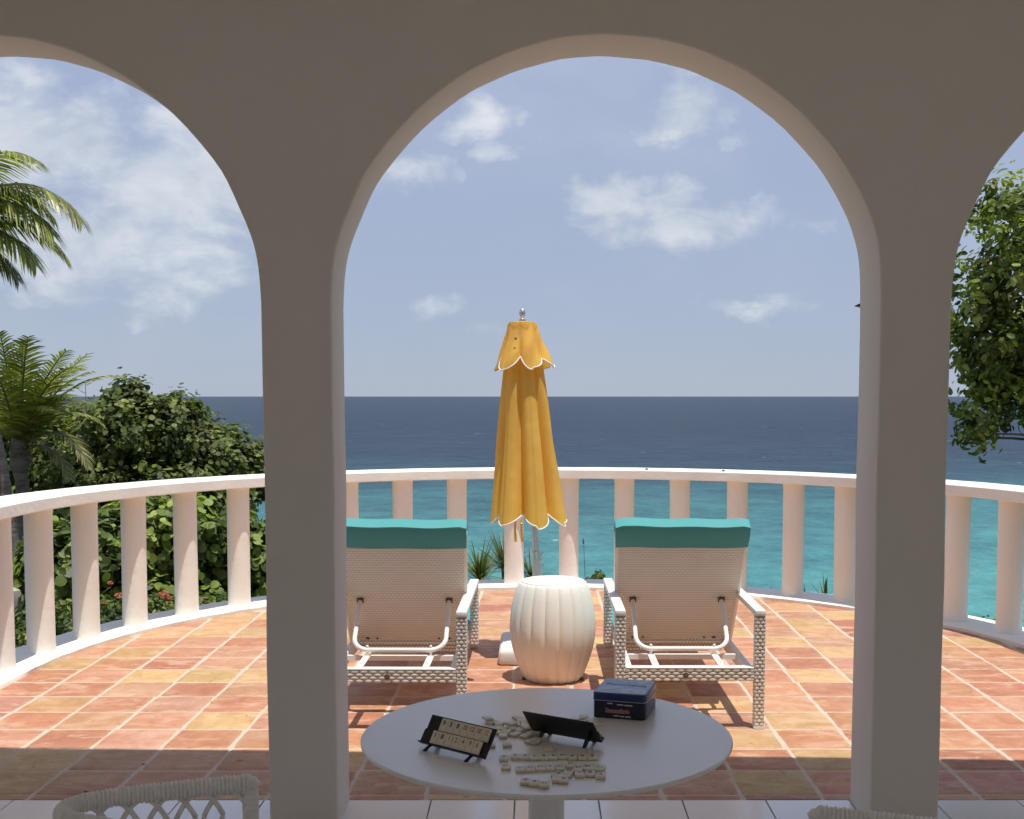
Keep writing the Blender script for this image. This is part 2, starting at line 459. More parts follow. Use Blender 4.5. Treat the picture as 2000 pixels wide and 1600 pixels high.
def terracotta_tile(cx, cy, x0, x1, y0, y1):
    w = []
    j = lambda a=.0030: rt.uniform(-a, a)
    for (ax, ay, bx, by) in ((x0, y0, x1, y0), (x1, y0, x1, y1), (x1, y1, x0, y1), (x0, y1, x0, y0)):
        for q in range(4):
            t = q / 4
            w.append((ax + (bx - ax) * t + j(), ay + (by - ay) * t + j()))
    for q in (0, 4, 8, 12):                                   # worn, rounded corners
        w[q] = (w[q][0] * .985 + cx * .015, w[q][1] * .985 + cy * .015)
    tx, ty, dz = rt.uniform(-.006, .006), rt.uniform(-.006, .006), rt.uniform(-.0012, .0012)
    zt = lambda x, y: dz + (x - cx) * tx + (y - cy) * ty
    k = len(w)
    def inset(d): return [(x + (cx - x) * d / .15, y + (cy - y) * d / .15) for x, y in w]
    vs = [(x - cx, y - cy, -.02) for x, y in w]
    vs += [(x - cx, y - cy, zt(x, y) - .0035) for x, y in w]
    vs += [(x - cx, y - cy, zt(x, y) - .0005) for x, y in inset(.004)]
    vs += [(x - cx, y - cy, zt(x, y) + rt.uniform(-.0006, .0006)) for x, y in inset(.045)]
    fs = []
    for l in range(3):
        fs += [(l * k + i, l * k + (i + 1) % k, (l + 1) * k + (i + 1) % k, (l + 1) * k + i) for i in range(k)]
    fs.append(tuple(3 * k + i for i in range(k)))
    me = bpy.data.meshes.new('tile'); me.from_pydata(vs, [], fs); me.update()
    c = rt.choices(TONES, WTS)[0]; g = rt.uniform(.88, 1.12); c = (c[0] * g, c[1] * g * rt.uniform(.95, 1.06), c[2] * g * rt.uniform(.93, 1.08), 1)
    set_tint(me, [c] * len(vs))
    o = link('tile', me, 'terracotta', terrace, smooth=40)
    o.location = (cx, cy, 0)
JT = .0058
for iy in range(-4, 20):
    for ix in range(-8, 24):
        x0, x1 = ox + PX * ix + JT * 1.3 + .002 * hash_noise(ix * 2.3, iy), ox + PX * (ix + 1) - JT * 1.3 + .002 * hash_noise(ix * 1.1, iy * 3)
        y0, y1 = oy + PY * iy + JT * 1.15, oy + PY * (iy + 1) - JT * 1.15
        s_ = .004 * hash_noise(iy * 1.7, .3); x0 += s_; x1 += s_      # rows laid by hand, not quite aligned
        y0 = max(y0, WALL_F + .004)
        if y1 - y0 < .04: continue
        cx, cy = (x0 + x1) / 2, (y0 + y1) / 2
        rr = math.hypot(cx - CT.x, max(0, cy - CT.y))
        if rr > R_IN + .13: continue
        terracotta_tile(cx, cy, x0, x1, y0, y1)

# ------------------------------------------------------------------ porch floor of white tiles
fl = MB(); fl.box(-6.5, 7.0, -3.2, WALL_F, -.3, -.004)
pfloor = fl.build('porch_floor', 'grout_grey', kind='structure')
PW = .3217; ox2 = gz(842, 1564).x
tile_me = None; rest = MB()
for iy in range(0, 23):
    for ix in range(-19, 21):
        x0, x1 = ox2 + PW * ix + .0022, ox2 + PW * (ix + 1) - .0022
        y1, y0 = WALL_F - PW * iy - (.0022 if iy else 0), WALL_F - PW * (iy + 1) + .0022
        if iy < 4 and -9 <= ix <= 9:
            if tile_me is None:
                t = MB(); t.box(-PW / 2 + .0022, PW / 2 - .0022, -PW / 2 + .0022, PW / 2 - .0022, -.012, 0)
                o = t.build('tile', 'white_tile', pfloor, bevel=.0015, seg=1); tile_me = o.data
            else:
                o = bpy.data.objects.new('tile', tile_me); COL.objects.link(o); o.parent = pfloor
            o.location = ((x0 + x1) / 2, WALL_F - PW * (iy + .5), 0)
        else:
            rest.box(x0, x1, y0, y1, -.012, -.0002)
rest.build('tile_field', 'white_tile', pfloor, kind='stuff')

# ------------------------------------------------------------------ the porch: arcade wall, roof, unseen walls added to set the indoor light
house = thing('porch', 'white plastered porch with a row of tall round arches opening to the sea', 'porch', (0, 0, 0))
ARC = [(-.962, 1.80), (-.962, 1.861), (-.961, 1.896), (-.957, 1.967), (-.950, 2.028), (-.939, 2.080), (-.922, 2.133), (-.899, 2.189), (-.853, 2.293), (-.806, 2.368), (-.715, 2.478), (-.62, 2.566), (-.526, 2.637), (-.434, 2.690), (-.342, 2.730), (-.251, 2.759), (-.159, 2.779), (-.068, 2.789),
       (.024, 2.790), (.116, 2.784), (.207, 2.770), (.299, 2.745), (.391, 2.709), (.484, 2.665), (.576, 2.606), (.669, 2.530), (.763, 2.431), (.811, 2.370), (.858, 2.298), (.906, 2.208), (.938, 2.118), (.954, 2.038), (.960, 1.932), (.962, 1.800)]
def catmull(P, sub=3):
    out = []
    for i in range(len(P) - 1):
        p0, p1, p2, p3 = P[max(i - 1, 0)], P[i], P[i + 1], P[min(i + 2, len(P) - 1)]
        for s in range(sub):
            t = s / sub
            out.append(tuple(.5 * (2 * b + (c - a) * t + (2 * a - 5 * b + 4 * c - d) * t * t + (3 * b - a - 3 * c + d) * t ** 3) for a, b, c, d in zip(p0, p1, p2, p3)))
    out.append(P[-1]); return out
ARCS = catmull(ARC, 2)
poly = [(-5.6, 0.0)]
for k in (-2, -1, 0, 1, 2):
    c = .2489 + 2.171 * k
    zs = [0.0, .3, .6, .9, 1.2, 1.5]
    wob = lambda z, s: .0035 * hash_noise(z * 1.9 + k * 3.1, s)
    left = [(c - .962 + (wob(z, 1) if z else 0), z) for z in zs]
    right = [(c + .962 + (wob(z, 2) if z else 0), z) for z in reversed(zs)]
    sgn = -1 if k in (-1,) else 1
    arc = [(x, z) for x, z in ARCS] if sgn > 0 else [(-x, z) for x, z in reversed(ARCS)]
    poly += left + [(c + x, z + .002 * hash_noise(x * 3 + k, 5)) for x, z in arc] + right
poly += [(6.1, 0.0), (6.1, 3.15), (-5.6, 3.15)]
bm = bmesh.new()
fv = [bm.verts.new((x, WALL_N, z)) for x, z in poly]; bv = [bm.verts.new((x, WALL_F, z)) for x, z in poly]
bm.faces.new(fv); bm.faces.new(bv[::-1]); n = len(poly)
for i in range(n): bm.faces.new((fv[(i + 1) % n], fv[i], bv[i], bv[(i + 1) % n]))
bm.normal_update()
es = [e for e in bm.edges if e.calc_face_angle(0) > R(60) and not all(v.co.z < .001 for v in e.verts)]
bmesh.ops.bevel(bm, geom=es, offset=.010, segments=3, affect='EDGES', profile=.5, clamp_overlap=True)
me = bpy.data.meshes.new('arcade_wall'); bm.to_mesh(me); bm.free()
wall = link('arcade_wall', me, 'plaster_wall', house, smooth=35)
b = MB()
eav = lambda x: 4.50 - .041 * x
zr = 3.15
vs = [(-4.3, -1.3), (4.8, -1.3), (4.8, eav(4.8)), (-4.3, eav(-4.3))]
b.add([(x, y, zr + .002) for x, y in vs] + [(x, y, zr + .20) for x, y in vs], [(3, 2, 1, 0), (4, 5, 6, 7), (0, 1, 5, 4), (1, 2, 6, 5), (2, 3, 7, 6), (3, 0, 4, 7)])
b.build('roof_slab', 'ceiling_paint', house)
b = MB(); b.box(-3.45, 3.95, -.9, -.7, 0, zr); b.build('added_back_wall', 'plaster_wall', house)  # unseen wall added close behind the camera to set the bounce light indoors
b = MB(); b.box(-3.45, -3.25, 1.2, WALL_N - .002, 0, zr); b.build('added_side_wall', 'plaster_wall', house)  # unseen, added; its length sets how much skylight gets in
b = MB(); b.box(3.75, 3.95, 1.2, WALL_N - .002, 0, zr); b.build('added_side_wall', 'plaster_wall', house)  # unseen counterpart on the right, added for the same light control
# little black bracket on the outer edge of the right pillar
q = gy(1680, 596, WALL_F)
b = MB(); b.add([(q.x + .05, WALL_F + .012, q.z + .028), (q.x - .012, WALL_F + .03, q.z), (q.x + .05, WALL_F + .012, q.z - .012), (q.x + .05, WALL_F + .05, q.z + .026), (q.x - .010, WALL_F + .045, q.z - .002), (q.x + .05, WALL_F + .05, q.z - .014)],
                [(0, 1, 2), (5, 4, 3), (0, 3, 4, 1), (1, 4, 5, 2), (2, 5, 3, 0)])
b.box(q.x + .045, q.x + .07, WALL_F - .002, WALL_F + .05, q.z - .012, q.z + .024)
b.build('bracket', 'black_metal', house)

# ------------------------------------------------------------------ balustrade
bal = thing('balustrade', 'white plastered balustrade with round columns curving round the terrace', 'balustrade', (CT.x, CT.y, 0))
def rail_path(r):
    pts = [(r, WALL_F - CT.y + .004), (r, -1.0), (r, -.5)]
    pts += [(r * math.cos(t), r * math.sin(t)) for t in np.linspace(0, PI, 121)]
    pts += [(-r, -.5), (-r, -1.0), (-r, WALL_F - CT.y + .004)]
    return pts
def sweep(sec, wob, seed):
    """sec: list of (radius, z) round the section; swept along the rail path"""
    m = MB(); k = len(sec); cols = [rail_path(r) for r, z in sec]; L = len(cols[0])
    for i in range(L):
        for q, (r, z) in enumerate(sec):
            x, y = cols[q][i]; d = math.hypot(x, y)
            wv_ = wob * hash_noise(i * .23 + seed, q * 1.7) + wob * .6 * hash_noise(i * .91 + seed, q * 3.1)
            m.v.append((x * (1 + wv_ / d), y + (y / d * wv_ if 3 < i < L - 4 else 0), z + wob * .6 * hash_noise(i * .37 + seed, q + 4.0)))
    for i in range(L - 1):
        for q in range(k):
            q2 = (q + 1) % k
            m.f.append((i * k + q, i * k + q2, (i + 1) * k + q2, (i + 1) * k + q))
    m.f += [tuple(range(k - 1, -1, -1)), tuple((L - 1) * k + q for q in range(k))]
    return m
def fix_normals(o):
    bm = bmesh.new(); bm.from_mesh(o.data); bmesh.ops.recalc_face_normals(bm, faces=bm.faces); bm.to_mesh(o.data); bm.free()
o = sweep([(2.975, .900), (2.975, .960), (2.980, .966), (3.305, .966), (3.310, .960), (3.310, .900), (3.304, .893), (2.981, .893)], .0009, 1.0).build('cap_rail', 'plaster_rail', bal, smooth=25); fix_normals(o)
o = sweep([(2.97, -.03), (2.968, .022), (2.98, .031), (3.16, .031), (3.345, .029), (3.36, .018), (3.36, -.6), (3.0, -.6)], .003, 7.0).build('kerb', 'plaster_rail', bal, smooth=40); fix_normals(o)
RB = 3.125
prof = [(.094, .0), (.087, .012), (.0825, .035), (.0805, .08), (.080, .3), (.080, .6), (.0805, .84), (.084, .885), (.088, .90)]
b = MB(); b.lathe(prof, 28, rf=lambda t, i: 1 + .008 * math.sin(3 * t + i * 1.1) + .005 * math.sin(5 * t - i), cap=False)
bal_me = None
angs = [95.85 + 8.3 * k for k in range(-11, 11)]
for a in angs:
    if bal_me is None:
        o = b.build('baluster', 'plaster_rail', bal, smooth=60); bal_me = o.data
    else:
        o = bpy.data.objects.new('baluster', bal_me); COL.objects.link(o); o.parent = bal
    t = R(a + random.uniform(-.25, .25)); o.location = (RB * math.cos(t), RB * math.sin(t), .012)
    o.rotation_euler = (random.uniform(-.006, .006), random.uniform(-.006, .006), random.uniform(0, 6.28))
for y in (-.47, -.92, -1.37, -1.82):
    for sx in (-1, 1):
        o = bpy.data.objects.new('baluster', bal_me); COL.objects.link(o); o.parent = bal; o.location = (sx * RB, y, .012)
for px in (1262, 1403):
    p = gy(px, 918, CT.y + 3.0)
    b = MB(); b.lathe([(.012, .955), (.012, .972), (.008, .978)], 10, (p.x - CT.x, math.sqrt(3.05 ** 2 - (p.x - CT.x) ** 2))); b.build('stud', 'black_metal', bal, smooth=40)

# ------------------------------------------------------------------ plants
def leaf_mesh(name, pos, nrm, size, tint, shape, m, parent=None, kind=None, fold=.12):
    """pos,nrm (n,3); size (n,); tint (n,3); shape: list of (u along, v across) outline for half leaf"""
    n = len(pos)
    nrm = nrm / np.linalg.norm(nrm, axis=1, keepdims=True)
    rv = RNG.normal(size=(n, 3)); tv = np.cross(nrm, rv); tv /= np.linalg.norm(tv, axis=1, keepdims=True) + 1e-9
    bv = np.cross(nrm, tv)
    # template: midrib 0..2, left 3..4, right 5..6
    if shape == 'round':
        T = np.array([(-.5, 0, 0), (0, 0, .0), (.5, 0, -.10), (-.40, .27, fold * .5), (-.14, .46, fold), (.17, .45, fold), (.41, .24, fold * .2), (-.40, -.27, fold * .5), (-.14, -.46, fold), (.17, -.45, fold), (.41, -.24, fold * .2)])
        QD, TD = [(0, 1, 4, 3), (1, 2, 6, 5), (0, 7, 8, 1), (1, 9, 10, 2)], [(1, 5, 4), (1, 8, 9)]
    elif shape == 'hex': T = np.array([(-.5, 0, 0), (0, 0, 0), (.5, 0, -.08), (-.28, .44, fold), (.28, .44, fold), (-.28, -.44, fold), (.28, -.44, fold)])
    elif shape == 'oval': T = np.array([(-.5, 0, 0), (0, 0, .02), (.5, 0, -.12), (-.22, .24, fold), (.2, .20, fold), (-.22, -.24, fold), (.2, -.20, fold)])
    else: T = np.array([(-.5, 0, 0), (0, 0, .02), (.5, 0, -.1), (-.2, .15, fold * .6), (.15, .12, fold * .6), (-.2, -.15, fold * .6), (.15, -.12, fold * .6)])
    if shape != 'round': QD, TD = [(0, 1, 4, 3), (0, 5, 6, 1)], [(1, 2, 4), (1, 6, 2)]
    K = len(T)
    curl = RNG.uniform(-.6, 1.4, (n, 1, 1))
    V = pos[:, None, :] + size[:, None, None] * (T[None, :, 0:1] * tv[:, None, :] + T[None, :, 1:2] * bv[:, None, :] * RNG.uniform(.8, 1.1, (n, 1, 1)) + T[None, :, 2:3] * curl * nrm[:, None, :])
    V = V.reshape(-1, 3)
    base = (np.arange(n) * K)[:, None]
    quads = np.concatenate([base + np.array(q) for q in QD])
    tris = np.concatenate([base + np.array(q) for q in TD])
    me = bpy.data.meshes.new(name)
    nl = len(quads) * 4 + len(tris) * 3
    me.vertices.add(len(V)); me.vertices.foreach_set('co', V.astype(np.float32).ravel())
    me.loops.add(nl); me.loops.foreach_set('vertex_index', np.concatenate([quads.ravel(), tris.ravel()]).astype(np.int32))
    npoly = len(quads) + len(tris)
    me.polygons.add(npoly)
    starts = np.concatenate([np.arange(len(quads)) * 4, len(quads) * 4 + np.arange(len(tris)) * 3]).astype(np.int32)
    me.polygons.foreach_set('loop_start', starts)
    me.update(calc_edges=True); me.validate()
    set_tint(me, np.concatenate([np.repeat(tint, K, axis=0), np.ones((n * K, 1))], axis=1))
    return link(name, me, m, parent, smooth=180, kind=kind)
def unit(n):
    v = RNG.normal(size=(n, 3)); return v / np.linalg.norm(v, axis=1, keepdims=True)
def tints(n, cols, var=.25):
    c = np.array(cols)[RNG.integers(0, len(cols), n)] * 1.75
    return c * RNG.uniform(1 - var, 1 + var, (n, 1))
def crown(lobes, nclump, per, csize, lsize, cols, name, m, parent, shape, upb=.7, fill=.5, var=.3):
    """lobes: (centre, radii, weight) relative to parent. Leaf clumps mostly near the surface, each clump its own tone."""
    w = np.array([l[2] for l in lobes]); w = w / w.sum()
    idx = RNG.choice(len(lobes), nclump, p=w)
    c = np.array([l[0] for l in lobes])[idx]; r = np.array([l[1] for l in lobes])[idx]
    d = unit(nclump); rad = RNG.uniform(fill, 1.06, (nclump, 1)) ** .7
    cp = c + d * r * rad
    cn = d / np.maximum(r, .05); cn /= np.linalg.norm(cn, axis=1, keepdims=True)
    ct = tints(nclump, cols, var)
    n = nclump * per
    k = np.repeat(np.arange(nclump), per)
    od = unit(n)
    pos = cp[k] + od * csize * RNG.uniform(.25, 1.0, (n, 1)) * RNG.uniform(.6, 1.3, (nclump, 1))[k]
    nr = cn[k] * .55 + np.array([0, 0, upb]) + od * .65 + RNG.normal(size=(n, 3)) * .35
    sz = lsize * RNG.uniform(.6, 1.25, n)
    tn = ct[k] * RNG.uniform(.8, 1.25, (n, 1))
    return leaf_mesh(name, pos, nr, sz, tn, shape, m, parent), cp
def branches(base, targets, r0, parent, name='trunk', m='bark', forks=None):
    b = MB()
    for t in targets:
        t = Vector(t); base_v = Vector(base)
        mid = base_v.lerp(t, .5) + Vector((random.uniform(-.12, .12), random.uniform(-.12, .12), random.uniform(.0, .25)))
        pts = [base_v.lerp(mid, s / 4) * 1.0 if s < 4 else mid for s in range(5)]
        P = []
        for s in range(9):
            u = s / 8; P.append(base_v * (1 - u) ** 2 + mid * (2 * u * (1 - u)) + t * u * u)
        b.tube(P, [r0 * (1 - .8 * s / 8) for s in range(9)], 7)
    return b.build(name, m, parent, smooth=60)

DARK = [(.055, .074, .018), (.075, .098, .024), (.038, .054, .015), (.098, .12, .03), (.12, .135, .04), (.078, .085, .032)]
LIGHT = [(.090, .125, .022), (.12, .155, .03), (.068, .095, .02), (.15, .18, .04), (.052, .074, .018)]
# dark rounded-leaf trees behind the left balustrade
def sea_grape(label, px, py, Y, lobes, ncl, zbase, lsize=.060, cols=DARK, per=26, group='rounded-leaf trees behind the left balustrade', shape='round'):
    c = gy(px, py, Y)
    t = thing('sea_grape_tree', label, 'tree', (c.x, Y, zbase), 0, group)
    L = [((dx, dy, c.z - zbase + dz), r, w) for dx, dy, dz, r, w in lobes]
    o, cp = crown(L, int(ncl * 1.25), per, .15, lsize, cols, 'crown', 'leaf_glossy', t, shape, upb=.5, fill=.35, var=.45)
    sel = cp[RNG.choice(len(cp), 16, replace=False)]
    branches((0, 0, 0), sel, .05, t)
    return t
sea_grape('dark green sea grape tree with the tallest tip, left of the middle of the hedge', 268, 850, 12.6,
          [(0, 0, 0, (.62, .7, .42), 3), (-.12, .1, .38, (.26, .3, .20), .6), (.42, .1, .22, (.24, .3, .22), .6), (.1, -.2, -.7, (.85, .7, .6), 3), (-.55, 0, -.25, (.5, .6, .5), 2)], 560, -.6)
sea_grape('dark green sea grape tree sloping down to the sea beside the left pillar', 400, 880, 13.2,
          [(0, 0, .0, (.55, .6, .30), 2.4), (-.15, 0, .26, (.25, .3, .16), .6), (.35, 0, -.12, (.36, .5, .22), 1.2), (0, -.2, -.6, (.8, .6, .45), 2), (.63, 0, -.34, (.28, .4, .16), .8)], 430, -.7)
sea_grape('dark shaded sea grape tree directly behind the short palm trunk', 95, 880, 13.4,
          [(0, 0, .0, (.75, .7, .50), 3), (-.5, 0, .1, (.6, .6, .4), 2), (.35, 0, .2, (.4, .5, .3), 1), (0, -.3, -.7, (.9, .7, .6), 3)], 520, -.6)
LT = [(.078, .108, .022), (.105, .14, .028), (.055, .078, .018), (.13, .16, .036), (.042, .06, .016)]
sea_grape('bright green large-leaf bush seen between the columns near the left pillar', 455, 1075, 10.6,
          [(0, 0, 0, (.42, .45, .36), 2), (.2, .1, -.15, (.4, .45, .35), 1.6), (-.3, 0, .05, (.35, .4, .40), 1.5), (0, 0, -.45, (.6, .5, .3), 1)], 260, -.55, .082, LIGHT + LT, 20, 'bright large-leaf bushes outside the left balustrade')
sea_grape('bright green large-leaf bush in the middle of the left balustrade', 285, 1070, 10.0,
          [(0, 0, 0, (.48, .45, .40), 2), (-.35, 0, -.05, (.4, .45, .36), 1.5), (.3, .1, .05, (.36, .4, .36), 1.2), (0, 0, -.45, (.65, .5, .3), 1)], 280, -.55, .082, LIGHT + LT, 20, 'bright large-leaf bushes outside the left balustrade')
sea_grape('bright green large-leaf bush beside the leftmost columns', 120, 1110, 9.6,
          [(0, 0, 0, (.36, .4, .32), 2), (-.3, .2, -.2, (.35, .4, .28), 1.2), (.25, .1, .1, (.28, .4, .30), 1.2)], 180, -.55, .08, LT, 20, 'bright large-leaf bushes outside the left balustrade')
# low flowering shrubs along the foot of the balustrade
def flower_head(b, tn, c, r, n=26):
    for q in range(n):
        d = Vector(unit(1)[0]); d.z = abs(d.z) * .9 + .1; d.normalize()
        p = Vector(c) + d * r * random.uniform(.75, 1.0)
        a = d.orthogonal().normalized(); e = d.cross(a); s = r * .34; ph = random.uniform(0, 6.28)
        col = random.choice([(.72, .17, .16), (.78, .24, .20), (.70, .12, .14), (.80, .33, .27)])
        vs = [p + d * .004]
        for k in range(8):
            w = s * (1.0 if k % 2 == 0 else .35); vs.append(p + (a * math.cos(ph + k * PI / 4) + e * math.sin(ph + k * PI / 4)) * w)
        b.add(vs, [(0, 1 + k, 1 + (k + 1) % 8) for k in range(8)]); tn += [(*col, 1)] * 9
IX = [(.045, .075, .02), (.07, .10, .025), (.10, .12, .03), (.13, .13, .035), (.03, .05, .016)]
def ixora(label, px, py, Y, flowers, w=.5):
    c = gy(px, py, Y)
    t = thing('flowering_shrub', label, 'shrub', (c.x, Y, -.45), 0, 'low pink-flowering shrubs outside the balustrade')
    h = c.z + .45
    o, cp = crown([((0, 0, h * .62), (w, .28, h * .38), 2), ((0, .1, h * .3), (w * 1.1, .3, h * .35), 1)], int(220 * w / .5), 10, .07, .06, IX, 'crown', 'leaf_glossy', t, 'oval', upb=.4, fill=.3)
    branches((0, 0, 0), cp[RNG.choice(len(cp), 10, replace=False)], .012, t, 'stem')
    for fx, fy, fr in flowers:
        f = gy(fx, fy, Y - .22); b = MB(); tn = []
        p = Vector((f.x - c.x, -.22, f.z + .45))
        flower_head(b, tn, p, fr)
        o = b.build('flower', 'petal', t); set_tint(o.data, tn)
        s = MB(); s.tube([p, p.lerp(Vector((p.x * .8, .0, h * .5)), .5) + Vector((0, 0, -.02)), (p.x * .7, .05, h * .4)], .003, 5); s.build('flower_stalk', 'bark', t)
ixora('flowering shrub with five pink heads between the second and fourth columns', 230, 1165, 8.9, [(158, 1163, .035), (232, 1166, .032), (253, 1168, .034), (215, 1141, .022), (206, 1180, .02)], .55)
ixora('flowering shrub with a long red head right of the fourth column', 340, 1160, 9.3, [(318, 1164, .042), (327, 1170, .035), (355, 1113, .034), (350, 1195, .026)], .42)
ixora('flowering shrub with one red head next to the first column', 95, 1165, 8.3, [(82, 1121, .03), (85, 1252, .022)], .42)
ixora('small flowering shrub hugging the leftmost corner of the balustrade', 20, 1230, 7.9, [(22, 1226, .02)], .4)
ixora('low leafy shrub beneath the large-leaf bush by the left pillar', 455, 1165, 9.6, [(404, 1192, .02)], .5)

# coconut palms
FS = .92
def frond(b, tn, base, dir0, length, droop, leaf, nleaf=64, cols=((.10, .125, .03),), hang=.5, twist=0.0):
    length *= FS; leaf *= FS; base = Vector(base); d = Vector(dir0).normalized(); p = base.copy(); pts = [p.copy()]
    N_ = 18
    for i in range(N_):
        d = (d + Vector((0, 0, -droop / N_ * (.4 + 1.6 * i / N_)))).normalized(); p = p + d * (length / N_); pts.append(p.copy())
    o = len(b.v); b.tube(pts, [.014 * (1 - .85 * i / N_) + .002 for i in range(N_ + 1)], 6)
    tn += [(.20, .19, .06, 1)] * (len(b.v) - o)
    nleaf = int(nleaf * .72)
    for k in range(nleaf):
        u = .10 + .90 * k / (nleaf - 1); f = u * N_; i = min(int(f), N_ - 1); q = pts[i].lerp(pts[i + 1], f - i)
        ax = (pts[i + 1] - pts[i]).normalized(); side = ax.cross(Vector((0, 0, 1)))
        side = side.normalized() if side.length > .05 else Vector((1, 0, 0))
        upv = side.cross(ax).normalized()
        side = Quaternion(ax, twist) @ side
        L = leaf * (math.sin(PI * min(1, .18 + u * .82)) ** .6 * .8 + .25) * random.uniform(.85, 1.1)
        for s in (-1, 1):
            dl = (ax * (.55 + .5 * u) + side * s * 1.0 + upv * .28 + Vector([random.uniform(-.12, .12) for _ in range(3)])).normalized()
            w = .0085 * random.uniform(.8, 1.2)
            c = random.choice(cols); g = random.uniform(.7, 1.3); pr = q.copy(); dd = dl.copy(); vs = []
            for j in range(4):
                ww = w * (1, 1.1, .75, .06)[j]; n_ = dd.cross(ax); n_ = n_.normalized() if n_.length > .02 else upv
                wd = dd.cross(n_).normalized()
                vs += [pr + wd * ww, pr - wd * ww]
                dd = (dd + Vector((0, 0, -hang * .42))).normalized(); pr = pr + dd * (L / 3)
            b.add(vs, [(0, 1, 3, 2), (2, 3, 5, 4), (4, 5, 7, 6)]); tn += [(c[0] * g, c[1] * g, c[2] * g, 1)] * 8
PG = [(.27, .31, .055), (.33, .36, .075), (.20, .24, .048), (.40, .39, .12), (.15, .18, .04)]
def palm(label, base, top, r, fronds, lean=(0, 0, 0)):
    t = thing('coconut_palm', label, 'palm tree', base, 0, 'palms at the left')
    B, T = Vector((0, 0, 0)), Vector(top) - Vector(base)
    mid = B.lerp(T, .5) + Vector(lean); P = []; rr = []
    for s in range(61):
        u = s / 60; P.append(B * (1 - u) ** 2 + mid * (2 * u * (1 - u)) + T * u * u)
        rr.append(r * (1.25 - .35 * u + (.35 * math.exp(-u * 9))) * (1 + .05 * (s % 3 == 0)))
    b = MB(); b.tube(P, rr, 14); b.build('trunk', 'bark', t, smooth=50)
    b = MB(); b.lathe([(r * .8, T.z - .28), (r * 1.5, T.z - .12), (r * 1.35, T.z + .05), (r * .5, T.z + .22)], 12, (T.x, T.y)); b.build('crownshaft', 'bark', t, smooth=60)
    for fr in fronds:
        b = MB(); tn = []
        frond(b, tn, T + Vector((0, 0, .02)), fr[0], fr[1], fr[2], fr[3], fr[4], PG if len(fr) < 6 else fr[5], *(fr[6:] if len(fr) > 6 else ()))
        o = b.build('frond', 'palm_leaf', t); set_tint(o.data, tn)
    return t
cA = gy(38, 880, 11.3); rf = random.Random(4)
frA = []
for i in range(15):
    az = rf.uniform(0, 2 * PI); el = rf.uniform(1.0, 2.6)
    frA.append(((math.cos(az), math.sin(az) * .8, el), rf.uniform(1.0, 1.35), rf.uniform(.5, 1.3), .30, 54))
OLIVE = [(.22, .22, .08), (.28, .26, .11), (.17, .17, .055), (.34, .30, .15)]
frA += [((1.0, -.3, .85), 1.05, 2.2, .26, 54, OLIVE), ((.8, -.4, 1.9), .95, 1.5, .28, 54), ((.35, -.5, 2.6), 1.15, .6, .28, 54), ((-.15, -.4, 3.0), 1.2, .4, .28, 54), ((.9, .2, 1.3), 1.0, 1.7, .28, 54), ((-.9, -.3, 1.2), 1.1, 1.6, .3, 54),
        ((.75, -.2, .25), .75, 1.9, .25, 46, OLIVE), ((-.6, -.5, .4), .8, 1.8, .25, 46, OLIVE), ((.6, -.6, 1.2), 1.0, 1.3, .3, 54)]
palm('short coconut palm with a low fan of upright fronds', (cA.x + .02, 11.3, -.6), (cA.x, 11.3, cA.z), .062, frA, (.03, 0, 0))
cB = gy(-125, 455, 10.4)
frB = [((1.0, -.1, 1.0), 1.62, 1.75, .52, 110, PG + OLIVE, .9), ((1.0, -.35, 1.7), 1.45, 1.55, .42, 100, PG, .8), ((1.0, .3, .55), 1.25, 1.5, .46, 100, OLIVE + PG, .9), ((.95, -.2, .25), 1.15, 1.3, .46, 100, PG, .9), ((.5, -.6, 1.9), 1.35, 1.3, .40, 80, PG, .7), ((1.0, .0, -.05), .9, 1.2, .42, 80, OLIVE, .9), ((1.0, .15, 1.35), 1.25, 2.0, .45, 90, PG, .9), ((1.0, -.2, .75), 1.35, 1.6, .50, 110, PG, .9)]
for i in range(9):
    az = rf.uniform(.5 * PI, 1.6 * PI); frB.append(((math.cos(az), math.sin(az), rf.uniform(.3, 1.6)), rf.uniform(1.3, 1.6), rf.uniform(1.2, 1.8), .4, 60))
FS = .95
palm('tall coconut palm with fronds reaching in from the top left', (gy(22, 1090, 10.4).x, 10.4, -.55), (cB.x, 10.4, cB.z), .080, frB, (.30, 0, -.2))
# thin dry flower stalk above the trees
c = gy(168, 800, 12.9); t = thing('dry_flower_stalk', 'thin bare flower stalk rising above the trees by the short palm', 'plant', (c.x, 12.9, .3))
b = MB(); zt_ = gy(168, 748, 12.9).z - .3; b.tube([(0, 0, 0), (.01, 0, zt_ * .5), (0, 0, zt_)], [.008, .006, .003], 6); b.build('stalk', 'bark', t)
for k in range(7):
    z = zt_ * (.62 + .06 * k); s = (-1) ** k; b = MB(); b.tube([(0, 0, z), (s * .05, 0, z + .02), (s * .09, .01, z + .05)], [.004, .003, .002], 5); b.lathe([(.004, z + .045), (.012, z + .055), (.004, z + .07)], 6, (s * .09, .01)); b.build('twig', 'bark', t)

